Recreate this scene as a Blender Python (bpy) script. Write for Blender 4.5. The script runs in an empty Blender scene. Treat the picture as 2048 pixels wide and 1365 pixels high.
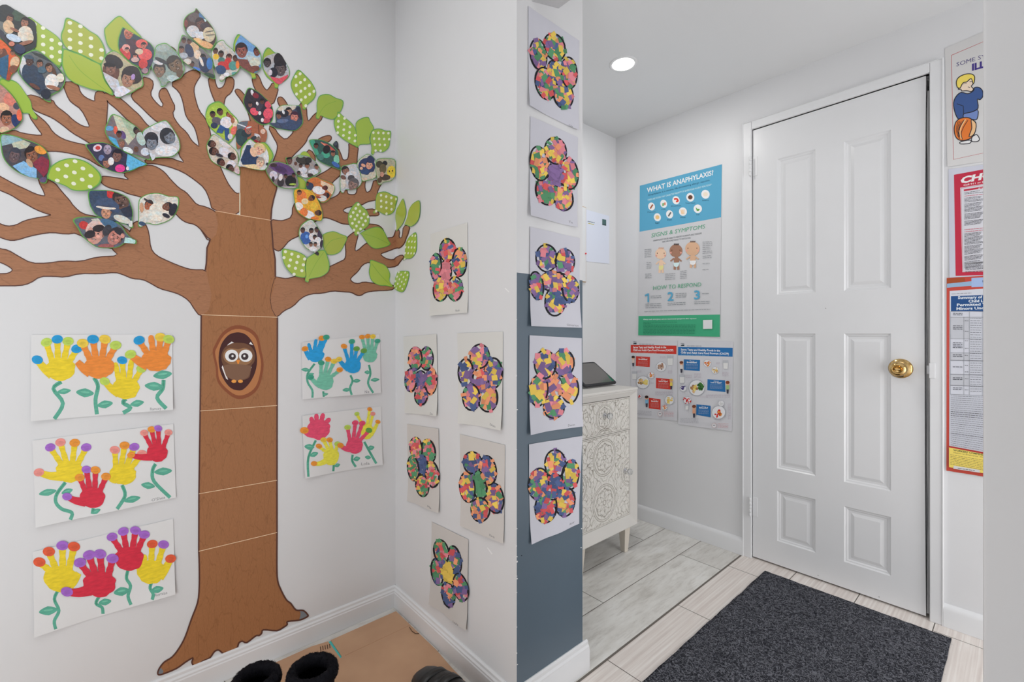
import bpy, bmesh, math, random
from mathutils import Vector, noise
from mathutils.geometry import tessellate_polygon
PI = math.pi
sc = bpy.context.scene
C = sc.collection
# ------------------------------------------------------------------ camera, world, lights, exposure
F = 908.0; HZ = 668.0; CAMH = 1.066           # focal length (px of the 2048 frame), horizon row, lens height (m)
cam = bpy.data.cameras.new('camera'); camo = bpy.data.objects.new('camera', cam); C.objects.link(camo)
cam.sensor_width = 36.0; cam.lens = F * 36.0 / 2048.0; cam.shift_y = -(682.5 - HZ) / 2048.0
cam.clip_start = 0.02
CX, SX = 0.7495, 0.6620                        # world +X runs towards the right vanishing point, +Y towards the left one
camo.location = (0, 0, CAMH)
camo.rotation_euler = (PI / 2, 0, math.atan2(0.7495, 0.6620) - PI / 2)
sc.camera = camo
w = bpy.data.worlds.new('world'); sc.world = w; w.use_nodes = True
w.node_tree.nodes['Background'].inputs[0].default_value = (0.9, 0.95, 1, 1)
w.node_tree.nodes['Background'].inputs[1].default_value = 0.2
sc.view_settings.view_transform = 'Standard'; sc.view_settings.look = 'None'
sc.view_settings.gamma = 1.0; sc.view_settings.use_curve_mapping = False
sc.view_settings.exposure = -0.05
def area(name, loc, rot, sx, sy, power, col=(1, 1, 1)):
    l = bpy.data.lights.new(name, 'AREA'); l.shape = 'RECTANGLE'; l.size = sx; l.size_y = sy; l.energy = power; l.color = col
    o = bpy.data.objects.new(name, l); C.objects.link(o); o.location = loc; o.rotation_euler = rot
    return o
area('room_overhead_fill', (-0.38, 0.66, 2.47), (0, 0, 0), 1.5, 1.3, 12.5, (0.985, 0.99, 1.0))  # added overhead fill for the room, out of view, no fixture modelled
area('room_side_fill', (-0.95, 0.05, 0.80), (math.radians(90), 0, math.radians(-20)), 1.0, 1.2, 13.5, (0.965, 0.985, 1.0))  # fill panel added beside the camera to lift the walls; no window here
area('hall_rear_fill', (1.72, -1.38, 0.90), (math.radians(90), 0, 0), 0.9, 1.7, 19.5, (0.985, 0.99, 1.0))  # unseen fill added at the hall's closed end to brighten the hall

# ------------------------------------------------------------------ planes of the place
XB, YP, YT, XD, XH = 0.838, 0.929, 1.64, 2.285, 1.121    # stub wall face, stub end, tree wall, door wall, stub far face
YN = 0.0365; CEIL_H = 2.245; CEIL_R = 2.5
UC = 791.0                                     # column of the corner between the tree wall and the stub wall
def ray(u, v):
    l = (u - 1024.0) / F
    return (CX * l + SX, -SX * l + CX, (HZ - v) / F)
def onplane(pl, u, v):                         # point of a wall seen at u, v -> (s, z) on that wall
    d = ray(u, v)
    if pl in 'TP':
        t = (YT if pl == 'T' else YP) / d[1]; return (d[0] * t, CAMH + d[2] * t)
    t = (XB if pl == 'B' else XD) / d[0]; return (-d[1] * t, CAMH + d[2] * t)
def to3(pl, s, z, off):
    if pl == 'T': return Vector((s, YT - off, z))
    if pl == 'P': return Vector((s, YP - off, z))
    if pl == 'B': return Vector((XB - off, -s, z))
    return Vector((XD - off, -s, z))
def onfloor(u, v, z=0.0):
    d = ray(u, v); t = (z - CAMH) / d[2]; return Vector((d[0] * t, d[1] * t, z))

# ------------------------------------------------------------------ objects
def tag(o, label=None, cat=None, group=None, kind=None):
    if label: o['label'] = label
    if cat: o['category'] = cat
    if group: o['group'] = group
    if kind: o['kind'] = kind
    return o
def empty(name, loc, label=None, cat=None, group=None):
    o = bpy.data.objects.new(name, None); o.empty_display_size = 0.02; C.objects.link(o); o.location = loc
    return tag(o, label, cat, group)
def wloc(o):
    v = Vector((0, 0, 0))
    while o is not None: v += o.location; o = o.parent
    return v
def link(name, bm, mats, parent=None, smooth=False, origin=None):
    """one mesh object from a bmesh in world coordinates"""
    if parent is not None: org = wloc(parent); loc = Vector((0, 0, 0))
    else:
        if origin is None:
            n = max(1, len(bm.verts)); org = sum((v.co for v in bm.verts), Vector()) / n
        else: org = Vector(origin)
        loc = org
    bmesh.ops.translate(bm, verts=bm.verts, vec=-org)
    me = bpy.data.meshes.new(name); bm.to_mesh(me); bm.free()
    for m in (mats if isinstance(mats, (list, tuple)) else [mats]): me.materials.append(m)
    if smooth:
        for p in me.polygons: p.use_smooth = True
    o = bpy.data.objects.new(name, me); C.objects.link(o); o.location = loc
    if parent is not None: o.parent = parent
    return o
def smooth_angle(o, deg=40):
    me = o.data
    for p in me.polygons: p.use_smooth = True
    me.set_sharp_from_angle(angle=math.radians(deg))
    return o
def box(bm, x0, x1, y0, y1, z0, z1, bev=0.0, mi=0):
    vs = [bm.verts.new((x, y, z)) for x in (x0, x1) for y in (y0, y1) for z in (z0, z1)]
    fs = []
    for idx in ((0, 1, 3, 2), (4, 6, 7, 5), (0, 4, 5, 1), (2, 3, 7, 6), (0, 2, 6, 4), (1, 5, 7, 3)):
        f = bm.faces.new([vs[i] for i in idx]); f.material_index = mi; fs.append(f)
    if bev > 0:
        es = list({e for f in fs for e in f.edges})
        r = bmesh.ops.bevel(bm, geom=es, offset=bev, segments=2, profile=0.6, affect='EDGES')
    return vs
def struct(name, bm, m, kind='structure'):
    o = link(name, bm, m); o['kind'] = kind; return o
def tube(bm, pts, rad, n=10, cap=True, mi=0):
    rings = []
    for i, p in enumerate(pts):
        p = Vector(p); a = Vector(pts[max(0, i - 1)]); b = Vector(pts[min(len(pts) - 1, i + 1)])
        d = (b - a).normalized(); up = Vector((0, 0, 1)) if abs(d.z) < 0.9 else Vector((1, 0, 0))
        e1 = d.cross(up).normalized(); e2 = d.cross(e1)
        r = rad[i] if isinstance(rad, (list, tuple)) else rad
        rings.append([bm.verts.new(p + e1 * (r * math.cos(2 * PI * k / n)) + e2 * (r * math.sin(2 * PI * k / n))) for k in range(n)])
    for a, b in zip(rings, rings[1:]):
        for k in range(n):
            f = bm.faces.new((a[k], a[(k + 1) % n], b[(k + 1) % n], b[k])); f.material_index = mi
    if cap:
        for rr in (rings[0], rings[-1]):
            f = bm.faces.new(rr); f.material_index = mi
    return rings
def lathe(bm, prof, cen, axis, n=32, mi=0):
    """prof: (radius, height along axis)"""
    axis = Vector(axis).normalized(); up = Vector((0, 0, 1)) if abs(axis.z) < 0.9 else Vector((1, 0, 0))
    e1 = axis.cross(up).normalized(); e2 = axis.cross(e1); cen = Vector(cen); rings = []
    for r, h in prof:
        r = max(r, 1e-5)
        rings.append([bm.verts.new(cen + axis * h + e1 * (r * math.cos(2 * PI * k / n)) + e2 * (r * math.sin(2 * PI * k / n))) for k in range(n)])
    for a, b in zip(rings, rings[1:]):
        for k in range(n):
            f = bm.faces.new((a[k], a[(k + 1) % n], b[(k + 1) % n], b[k])); f.material_index = mi
    return rings

# ------------------------------------------------------------------ colours and materials
GAIN = 1.33
def lin(c):
    c /= 255.0
    return c / 12.92 if c <= 0.04045 else ((c + 0.055) / 1.055) ** 2.4
def S(r, g, b, k=None):
    k = GAIN if k is None else k
    return (min(0.92, lin(r) * k), min(0.92, lin(g) * k), min(0.92, lin(b) * k), 1.0)
def mat(name, col=(0.8, 0.8, 0.8, 1), rough=0.5, metal=0.0, spec=0.5, **kw):
    m = bpy.data.materials.new(name); m.use_nodes = True
    b = m.node_tree.nodes['Principled BSDF']
    b.inputs['Base Color'].default_value = col; b.inputs['Roughness'].default_value = rough
    b.inputs['Metallic'].default_value = metal; b.inputs['Specular IOR Level'].default_value = spec
    for k, v in kw.items(): b.inputs[k.replace('_', ' ')].default_value = v
    return m
def nd(m, t, **kw):
    n = m.node_tree.nodes.new(t)
    for k, v in kw.items(): setattr(n, k, v)
    return n
def lk(m, a, b): m.node_tree.links.new(a, b)
def coords(m, scale=(1, 1, 1), rot=(0, 0, 0)):
    g = nd(m, 'ShaderNodeNewGeometry'); mp = nd(m, 'ShaderNodeMapping')
    mp.inputs['Scale'].default_value = scale; mp.inputs['Rotation'].default_value = rot
    lk(m, g.outputs['Position'], mp.inputs['Vector']); return mp.outputs['Vector']
def noise_n(m, vec, scale, detail=4, rough=0.6):
    n = nd(m, 'ShaderNodeTexNoise'); n.inputs['Scale'].default_value = scale; n.inputs['Detail'].default_value = detail
    n.inputs['Roughness'].default_value = rough; lk(m, vec, n.inputs['Vector']); return n
def ramp(m, fac, stops):
    r = nd(m, 'ShaderNodeValToRGB'); e = r.color_ramp.elements
    while len(e) < len(stops): e.new(0.5)
    for el, (p, c) in zip(e, stops): el.position = p; el.color = c
    lk(m, fac, r.inputs['Fac']); return r.outputs['Color']
def bump(m, h, strength=0.2, dist=0.002):
    b = nd(m, 'ShaderNodeBump'); b.inputs['Strength'].default_value = strength; b.inputs['Distance'].default_value = dist
    lk(m, h, b.inputs['Height']); lk(m, b.outputs['Normal'], m.node_tree.nodes['Principled BSDF'].inputs['Normal'])
def base(m): return m.node_tree.nodes['Principled BSDF'].inputs['Base Color']
def painted(name, col, rough=0.45, tex=60, st=0.08, var=0.03):
    m = mat(name, col, rough); v = coords(m); n = noise_n(m, v, tex, 3); bump(m, n.outputs['Fac'], st, 0.001)
    n2 = noise_n(m, v, 2.2, 3)
    c0 = tuple(c * (1 - var) for c in col[:3]) + (1,); c1 = tuple(min(1, c * (1 + var)) for c in col[:3]) + (1,)
    lk(m, ramp(m, n2.outputs['Fac'], [(0.3, c0), (0.7, c1)]), base(m)); return m
WHITE = (0.765, 0.768, 0.778, 1)
M = {}
M['wall'] = painted('wall_paint', WHITE, 0.42, 90, 0.12, 0.012)
M['ceil'] = painted('ceiling_paint', (0.74, 0.745, 0.75, 1), 0.7, 90, 0.05, 0.01)
M['trim'] = painted('trim_gloss_paint', (0.79, 0.795, 0.805, 1), 0.38, 30, 0.05, 0.015)
M['door'] = painted('door_gloss_paint', (0.77, 0.775, 0.785, 1), 0.28, 22, 0.10, 0.02)
M['blue'] = painted('slate_blue_paint', (0.105, 0.148, 0.19, 1), 0.4, 60, 0.1, 0.05)
def colmat(name, rough, spec=0.5, coat=0.0, bumpy=0.0):
    m = mat(name, rough=rough, spec=spec); a = nd(m, 'ShaderNodeVertexColor'); a.layer_name = 'Col'
    lk(m, a.outputs['Color'], base(m)); m.node_tree.nodes['Principled BSDF'].inputs['Coat Weight'].default_value = coat
    m.node_tree.nodes['Principled BSDF'].inputs['Coat Roughness'].default_value = 0.12
    if bumpy: bump(m, noise_n(m, coords(m), 35, 3).outputs['Fac'], bumpy, 0.001)
    return m
M['paper'] = colmat('printed_paper', 0.75, 0.3, bumpy=0.15)
M['gloss'] = colmat('laminated_print', 0.3, 0.5, 0.25, bumpy=0.12)
def photomat():
    m = colmat('photo_print_gloss', 0.3, 0.5, 0.2, 0.12); b = base(m); src = b.links[0].from_socket; out = src
    for sc2, lo, hi, mono in ((170, 0.76, 1.2, True), (420, 0.84, 1.12, True), (95, 0.86, 1.12, False)):
        n = noise_n(m, coords(m), sc2, 4, 0.65)
        r = nd(m, 'ShaderNodeMapRange'); r.inputs[1].default_value = 0.3; r.inputs[2].default_value = 0.7; r.inputs[3].default_value = lo; r.inputs[4].default_value = hi
        mx = nd(m, 'ShaderNodeMix', data_type='RGBA', blend_type='MULTIPLY'); mx.inputs[0].default_value = 1; lk(m, out, mx.inputs[6])
        if mono: lk(m, n.outputs['Fac'], r.inputs[0]); lk(m, r.outputs[0], mx.inputs[7])
        else: lk(m, ramp(m, n.outputs['Fac'], [(0.35, (1.12, 0.95, 0.9, 1)), (0.65, (0.9, 1.0, 1.12, 1))]), mx.inputs[7])
        out = mx.outputs[2]
    lk(m, out, b); return m
M['photo'] = photomat()
M['sheet'] = colmat('drawing_paper', 0.85, 0.2, bumpy=0.3)
M['paint'] = None
def paintmat():
    m = colmat('poster_paint', 0.6, 0.4); b = base(m); l = b.links[0]; src = l.from_socket
    n = noise_n(m, coords(m, (30, 30, 90)), 2.0, 4); r = ramp(m, n.outputs['Fac'], [(0.3, (0.86, 0.86, 0.86, 1)), (0.7, (1.12, 1.12, 1.12, 1))])
    mx = nd(m, 'ShaderNodeMix', data_type='RGBA', blend_type='MULTIPLY'); mx.inputs[0].default_value = 1
    lk(m, src, mx.inputs[6]); lk(m, r, mx.inputs[7]); lk(m, mx.outputs[2], b); return m
M['paint'] = paintmat()
def barkmat(name, sc_, tint):
    m = mat(name, rough=0.5); v = coords(m, sc_)
    vo = nd(m, 'ShaderNodeTexVoronoi', feature='DISTANCE_TO_EDGE'); vo.inputs['Scale'].default_value = 1.0
    nz = noise_n(m, v, 1.3, 3); mixv = nd(m, 'ShaderNodeMix', data_type='VECTOR'); mixv.inputs[0].default_value = 0.35
    lk(m, v, mixv.inputs[4]); lk(m, nz.outputs['Color'], mixv.inputs[5]); lk(m, mixv.outputs[1], vo.inputs['Vector'])
    n2 = noise_n(m, coords(m, tuple(s * 3 for s in sc_)), 2.0, 4)
    cb = ramp(m, n2.outputs['Fac'], [(0.25, S(*[c * 0.93 for c in tint])), (0.75, S(*[min(255, c * 1.06) for c in tint]))])
    ln = ramp(m, vo.outputs['Distance'], [(0.0, (0.74, 0.71, 0.68, 1)), (0.03, (1, 1, 1, 1))])
    mx = nd(m, 'ShaderNodeMix', data_type='RGBA', blend_type='MULTIPLY'); mx.inputs[0].default_value = 0.8
    lk(m, cb, mx.inputs[6]); lk(m, ln, mx.inputs[7]); lk(m, mx.outputs[2], base(m)); return m
M['bark'] = barkmat('bark_print_trunk', (95, 95, 17), (146, 98, 62))
M['barkh'] = barkmat('bark_print_branch', (17, 17, 95), (150, 104, 74))
M['ink'] = mat('dark_brown_ink', S(82, 48, 38), 0.5)
M['greytip'] = mat('faded_grey_print', S(112, 118, 124), 0.5)

# ------------------------------------------------------------------ flat art on walls, traced in photo pixels and laid on the wall's plane
def chaikin(p, n=1):
    for _ in range(n):
        q = []
        for i in range(len(p)):
            a = p[i]; b = p[(i + 1) % len(p)]
            q.append((a[0] * .75 + b[0] * .25, a[1] * .75 + b[1] * .25)); q.append((a[0] * .25 + b[0] * .75, a[1] * .25 + b[1] * .75))
        p = q
    return p
def catmull(p, k=3, closed=True):
    n = len(p); out = []
    rng = range(n) if closed else range(n - 1)
    for i in rng:
        if closed: a, b, c, d = p[i - 1], p[i], p[(i + 1) % n], p[(i + 2) % n]
        else: a, b, c, d = p[max(0, i - 1)], p[i], p[i + 1], p[min(n - 1, i + 2)]
        for j in range(k):
            t = j / k
            out.append(tuple(0.5 * (2 * b[q] + (c[q] - a[q]) * t + (2 * a[q] - 5 * b[q] + 4 * c[q] - d[q]) * t * t + (3 * b[q] - a[q] - 3 * c[q] + d[q]) * t ** 3) for q in range(len(b))))
    if not closed: out.append(tuple(p[-1]))
    return out
def ellp(cx, cy, rx, ry, rot=0, n=18):
    c, s = math.cos(math.radians(rot)), math.sin(math.radians(rot)); o = []
    for k in range(n):
        a = 2 * PI * k / n; x, y = rx * math.cos(a), ry * math.sin(a); o.append((cx + x * c - y * s, cy + x * s + y * c))
    return o
def cen(p): return (sum(q[0] for q in p) / len(p), sum(q[1] for q in p) / len(p))
def shrink(p, k, c=None):
    c = c or cen(p); return [(c[0] + (q[0] - c[0]) * k, c[1] + (q[1] - c[1]) * k) for q in p]
def hull(p):
    p = sorted(set((round(a, 6), round(b, 6)) for a, b in p))
    def half(ps):
        h = []
        for q in ps:
            while len(h) > 1 and (h[-1][0] - h[-2][0]) * (q[1] - h[-2][1]) - (h[-1][1] - h[-2][1]) * (q[0] - h[-2][0]) <= 0: h.pop()
            h.append(q)
        return h[:-1]
    return half(p) + half(p[::-1])
def clip(p, cv):                               # Sutherland-Hodgman, cv convex, counter-clockwise from hull()
    out = p
    for i in range(len(cv)):
        a, b = cv[i], cv[(i + 1) % len(cv)]; inp = out; out = []
        if not inp: break
        def sd(q): return (b[0] - a[0]) * (q[1] - a[1]) - (b[1] - a[1]) * (q[0] - a[0])
        for j in range(len(inp)):
            c, d = inp[j - 1], inp[j]; s1, s2 = sd(c), sd(d)
            if (s1 >= 0) != (s2 >= 0):
                t = s1 / (s1 - s2); out.append((c[0] + (d[0] - c[0]) * t, c[1] + (d[1] - c[1]) * t))
            if s2 >= 0: out.append(d)
    return out if len(out) > 2 else []
def inside(q, p):
    r = False
    for i in range(len(p)):
        a, b = p[i - 1], p[i]
        if (a[1] > q[1]) != (b[1] > q[1]) and q[0] < (b[0] - a[0]) * (q[1] - a[1]) / (b[1] - a[1]) + a[0]: r = not r
    return r
_tc = {}
def text_geo(body, bold=0.0):
    k = (body, bold)
    if k not in _tc:
        cu = bpy.data.curves.new('tmp', 'FONT'); cu.body = body; cu.resolution_u = 2; cu.offset = bold
        ob = bpy.data.objects.new('tmp', cu); C.objects.link(ob)
        me = ob.evaluated_get(bpy.context.evaluated_depsgraph_get()).to_mesh()
        vs = [(v.co.x, v.co.y) for v in me.vertices]; fs = [tuple(p.vertices) for p in me.polygons]
        ob.evaluated_get(bpy.context.evaluated_depsgraph_get()).to_mesh_clear()
        bpy.data.objects.remove(ob); bpy.data.curves.remove(cu)
        x0 = min(v[0] for v in vs); x1 = max(v[0] for v in vs)
        _tc[k] = ([(v[0] - x0, v[1]) for v in vs], fs, x1 - x0)
    return _tc[k]
STEP = 3e-5
GD = 0.014
def lattice(fn, g=GD):
    """fn made piecewise linear on a triangulated lattice, so stacked layers never cross"""
    cache = {}
    def v(i, j):
        if (i, j) not in cache: cache[(i, j)] = fn(i * g, j * g)
        return cache[(i, j)]
    def d(a, b):
        i, j = math.floor(a / g), math.floor(b / g); fa, fb = a / g - i, b / g - j
        if fa + fb <= 1: return v(i, j) + (v(i + 1, j) - v(i, j)) * fa + (v(i, j + 1) - v(i, j)) * fb
        return v(i + 1, j + 1) + (v(i, j + 1) - v(i + 1, j + 1)) * (1 - fa) + (v(i + 1, j) - v(i + 1, j + 1)) * (1 - fb)
    return d
class Art:
    def __init__(s, pl, off=0.0015, wrap=False): s.pl = pl; s.off = off; s.k = 0; s.P = []; s.T = []; s.wrap = wrap; s.cv = None
    def poly(s, pts, col, lvl=None, mi=0):
        if s.cv is not None:
            pts = clip(list(pts), s.cv)
            if not pts: return
        if lvl is None: s.k += 1; lvl = s.k
        s.P.append((pts, lvl, col, mi))
    def ell(s, cx, cy, rx, ry, col, rot=0, lvl=None, n=18): s.poly(ellp(cx, cy, rx, ry, rot, n), col, lvl)
    def stroke(s, pts, hw, col, closed=False, lvl=None, mi=0):
        n = len(pts)
        if lvl is None: s.k += 1; lvl = s.k
        L = []; R = []
        for i in range(n):
            a = pts[i - 1] if (closed or i) else pts[i]; b = pts[(i + 1) % n] if (closed or i < n - 1) else pts[i]
            dx, dy = b[0] - a[0], b[1] - a[1]; d = math.hypot(dx, dy) or 1; h = hw[i] if isinstance(hw, (list, tuple)) else hw
            L.append((pts[i][0] - dy / d * h, pts[i][1] + dx / d * h)); R.append((pts[i][0] + dy / d * h, pts[i][1] - dx / d * h))
        for i in range(n if closed else n - 1):
            j = (i + 1) % n; q = [L[i], L[j], R[j], R[i]]
            if s.cv is not None: q = clip(q, s.cv)
            if q: s.P.append((q, lvl, col, mi))
    def text(s, body, A, B, h, col, bold=0.0, shear=0.0):
        """baseline from A to B, capitals h px high"""
        vs, fs, w_ = text_geo(body, bold); s.k += 1
        def f(v): t = v[0] / w_; y = v[1] / 0.69; return (A[0] + (B[0] - A[0]) * t + shear * y * h, A[1] + (B[1] - A[1]) * t - h * y)
        pv = [f(v) for v in vs]; s.T.append((pv, fs, s.k, col))
    def lines(s, A, B, h, col, seed=0, wmin=3, wmax=9, gap=1.1):
        rnd = random.Random(seed * 77 + int(A[0] * 13 + A[1] * 7)); L = math.hypot(B[0] - A[0], B[1] - A[1]); x = 0; s.k += 1
        while x < L:
            w_ = min(rnd.uniform(wmin, wmax), L - x); a, b = x / L, (x + w_) / L
            p = lambda t, dy: (A[0] + (B[0] - A[0]) * t, A[1] + (B[1] - A[1]) * t + dy)
            s.P.append(([p(a, -h / 2), p(b, -h / 2), p(b, h / 2), p(a, h / 2)], s.k, col, 0)); x += w_ + gap
    def build(s, name, mats, parent=None, disp=None, grid=GD, label=None, smooth=False):
        grid = GD
        bm = bmesh.new(); cl = bm.loops.layers.float_color.new('Col')
        def add(sz, lvl, col, mi, pl):
            try: f = bm.faces.new([bm.verts.new((a, b, lvl * STEP)) for a, b in sz])
            except ValueError: return
            f.material_index = mi
            for lp in f.loops: lp[cl] = col
        for pl in (('T', 'B') if s.wrap else (s.pl,)):
            n0 = len(bm.verts); sub = bmesh.new(); c2 = sub.loops.layers.float_color.new('Col')
            for pts, lvl, col, mi in s.P:
                if s.wrap:
                    big = 5000; cv = [(-big, -big), (UC, -big), (UC, big), (-big, big)] if pl == 'T' else [(UC, -big), (big, -big), (big, big), (UC, big)]
                    pts = clip(list(pts), cv)
                    if not pts: continue
                q = []
                for p in pts:
                    a = onplane(pl, *p)
                    if not q or (abs(a[0] - q[-1][0]) + abs(a[1] - q[-1][1]) > 1e-5): q.append(a)
                if len(q) < 3: continue
                vv = [sub.verts.new((a, b, lvl * STEP)) for a, b in q]
                tris = tessellate_polygon([[Vector((a, b, 0)) for a, b in q]])
                for tr_ in tris:
                    try: f = sub.faces.new([vv[i] for i in tr_])
                    except ValueError: continue
                    f.material_index = mi
                    for lp in f.loops: lp[c2] = col
            if not s.wrap or pl == 'T':
                for pv, fs, lvl, col in s.T:
                    tv = [sub.verts.new((*onplane(pl, *p), lvl * STEP)) for p in pv]
                    for fc in fs:
                        try: f = sub.faces.new([tv[i] for i in fc])
                        except ValueError: continue
                        for lp in f.loops: lp[c2] = col
            if not sub.verts: sub.free(); continue
            if disp:
                for nn in (Vector((1, 0, 0)), Vector((0, 1, 0)), Vector((1, 1, 0))):
                    dots_ = [v.co.dot(nn) for v in sub.verts]; lo, hi = min(dots_), max(dots_); x = math.ceil(lo / grid) * grid
                    while x < hi:
                        bmesh.ops.bisect_plane(sub, geom=sub.verts[:] + sub.edges[:] + sub.faces[:], plane_co=nn * (x / nn.length_squared), plane_no=nn, dist=3e-5); x += grid
            if smooth: bmesh.ops.remove_doubles(sub, verts=sub.verts[:], dist=1e-4)
            bmesh.ops.triangulate(sub, faces=[f for f in sub.faces if len(f.verts) > 3])
            for v in sub.verts:
                a, b, c = v.co; off = s.off + c + (disp(a, b) if disp else 0); v.co = to3(pl, a, b, off)
            tm = bpy.data.meshes.new('t'); sub.to_mesh(tm); sub.free(); bm.from_mesh(tm); bpy.data.meshes.remove(tm)
        o = link(name, bm, mats, parent, smooth)
        if label: o['label'] = label
        return o
# ------------------------------------------------------------------ the setting
def floormat():
    m = mat('wood_look_tile', rough=0.38)
    v = coords(m); sep = nd(m, 'ShaderNodeSeparateXYZ'); lk(m, v, sep.inputs[0])
    def math_(op, a, b=None, c=None):
        n = nd(m, 'ShaderNodeMath', operation=op)
        for i, x in enumerate((a, b, c)):
            if x is None: continue
            if isinstance(x, (int, float)): n.inputs[i].default_value = x
            else: lk(m, x, n.inputs[i])
        return n.outputs[0]
    X, Y = sep.outputs[0], sep.outputs[1]
    def rows(y0, wid, len_, x0, stag):
        r = math_('DIVIDE', math_('SUBTRACT', Y, y0), wid); ri = math_('FLOOR', r); rf = math_('FRACT', r)
        xx = math_('DIVIDE', math_('SUBTRACT', math_('ADD', X, math_('MULTIPLY', ri, stag)), x0), len_); xi = math_('FLOOR', xx); xf = math_('FRACT', xx)
        e = math_('MINIMUM', math_('MULTIPLY', math_('MINIMUM', rf, math_('SUBTRACT', 1.0, rf)), wid), math_('MULTIPLY', math_('MINIMUM', xf, math_('SUBTRACT', 1.0, xf)), len_))
        idn = math_('FRACT', math_('MULTIPLY', math_('SINE', math_('ADD', math_('MULTIPLY', ri, 12.99), math_('MULTIPLY', xi, 78.2))), 4375.5))
        return e, idn
    eA, iA = rows(0.9075, 0.1995, 1.20, 2.061, 0.60)
    eB, iB = rows(0.9075, 0.2285, 0.4545, 1.4895, 0.18)
    far = math_('GREATER_THAN', Y, 0.9075)
    e = math_('ADD', math_('MULTIPLY', eA, far), math_('MULTIPLY', eB, math_('SUBTRACT', 1.0, far)))
    band = math_('ABSOLUTE', math_('SUBTRACT', Y, 0.9075)); e = math_('MINIMUM', e, math_('SUBTRACT', band, 0.0025))
    def mixc(f, a, b, bt='MIX'):
        n = nd(m, 'ShaderNodeMix', data_type='RGBA', blend_type=bt)
        for i, x in ((0, f), (6, a), (7, b)):
            if isinstance(x, (int, float, tuple)): n.inputs[i].default_value = x
            else: lk(m, x, n.inputs[i])
        return n.outputs[2]
    # far tiles: weathered grey with cloudy patches; near tiles: finely striped
    nA = noise_n(m, coords(m, (2.2, 7, 1)), 2.3, 6, 0.62); nA2 = noise_n(m, coords(m, (1, 6, 1)), 9, 6, 0.7)
    cA = ramp(m, nA.outputs['Fac'], [(0.25, S(176, 173, 167)), (0.42, S(200, 198, 193)), (0.6, S(212, 211, 207)), (0.8, S(220, 219, 216))])
    dA = ramp(m, nA2.outputs['Fac'], [(0.3, (0.70, 0.68, 0.66, 1)), (0.5, (1, 1, 1, 1)), (0.8, (1.03, 1.03, 1.03, 1))])
    cA = mixc(0.8, cA, dA, 'MULTIPLY')
    tint = ramp(m, iA, [(0.0, (0.86, 0.85, 0.84, 1)), (1.0, (1.02, 1.02, 1.02, 1))]); cA = mixc(1.0, cA, tint, 'MULTIPLY')
    nB = noise_n(m, coords(m, (1.2, 75, 1)), 1.6, 4, 0.55); nB2 = noise_n(m, coords(m, (2, 9, 1)), 3, 3)
    cB = ramp(m, nB.outputs['Fac'], [(0.3, S(190, 181, 175)), (0.5, S(204, 197, 191)), (0.7, S(216, 212, 207))])
    cB = mixc(0.5, cB, ramp(m, nB2.outputs['Fac'], [(0.35, (0.92, 0.88, 0.87, 1)), (0.65, (1.04, 1.04, 1.04, 1))]), 'MULTIPLY')
    col = mixc(far, cB, cA)
    g = math_('LESS_THAN', e, 0.0016)
    lk(m, mixc(g, col, S(96, 90, 84)), base(m))
    hgt = math_('MULTIPLY', math_('MINIMUM', e, 0.003), 300.0); bump(m, hgt, 0.5, 0.001)
    rr = math_('ADD', math_('MULTIPLY', g, 0.4), 0.36); lk(m, rr, m.node_tree.nodes['Principled BSDF'].inputs['Roughness'])
    return m
M['floor'] = floormat()
XW, YS = -1.55, -1.45
bm = bmesh.new(); box(bm, XW, XD + 0.12, YS, YT + 0.12, -0.05, 0.0); struct('floor', bm, M['floor'])
bm = bmesh.new(); box(bm, XW, XD + 0.12, YT, YT + 0.12, 0, 2.6); struct('wall_left', bm, M['wall'])
# the door wall, with the doorway cut out
DY0, DY1, DZ = 0.2366, 0.8618, 2.036
bm = bmesh.new()
box(bm, XD, XD + 0.12, DY1, YT, 0, 2.6); box(bm, XD, XD + 0.12, YS, DY0, 0, 2.6); box(bm, XD, XD + 0.12, DY0, DY1, DZ, 2.6)
bmesh.ops.remove_doubles(bm, verts=bm.verts, dist=1e-5); struct('wall_right', bm, M['wall'])
bm = bmesh.new(); box(bm, XD + 0.10, XD + 0.12, DY0, DY1, 0, DZ); struct('door_gap_shade', bm, mat('gap_shade_black', (0.02, 0.02, 0.02, 1), 0.9))  # near-black panel standing in for the shade behind the door
# stub wall with the flower collages: white, slate blue on its end below 1.235 m
bm = bmesh.new(); ZB = 1.235
def quad(bm, pts, mi=0):
    f = bm.faces.new([bm.verts.new(p) for p in pts]); f.material_index = mi; return f
quad(bm, [(XB, YT, 0), (XB, YP, 0), (XB, YP, 2.6), (XB, YT, 2.6)])
quad(bm, [(XB, YP, 0), (XH, YP, 0), (XH, YP, ZB), (XB, YP, ZB)], 1)
quad(bm, [(XB, YP, ZB), (XH, YP, ZB), (XH, YP, 2.6), (XB, YP, 2.6)])
quad(bm, [(XH, YP, 0), (XH, YT, 0), (XH, YT, ZB), (XH, YP, ZB)], 1)
quad(bm, [(XH, YP, ZB), (XH, YT, ZB), (XH, YT, 2.6), (XH, YP, 2.6)])
bmesh.ops.remove_doubles(bm, verts=bm.verts, dist=1e-5)
es = [e for e in bm.edges if all(abs(v.co.y - YP) < 1e-4 for v in e.verts) and abs(e.verts[0].co.z - e.verts[1].co.z) > 0.1]
bmesh.ops.bevel(bm, geom=es, offset=0.003, segments=2, affect='EDGES')
struct('wall_middle', bm, [M['wall'], M['blue']])
M['plaster'] = painted('rough_plaster_paint', WHITE, 0.6, 28, 0.5, 0.015)
bm = bmesh.new(); box(bm, XB, XH, YS, YN, 0, 2.6, 0.003); struct('wall_front', bm, M['plaster'])
bm = bmesh.new(); box(bm, XB, XH, YN, YP, 2.3, 2.6); struct('wall_header', bm, M['wall'])
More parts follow.
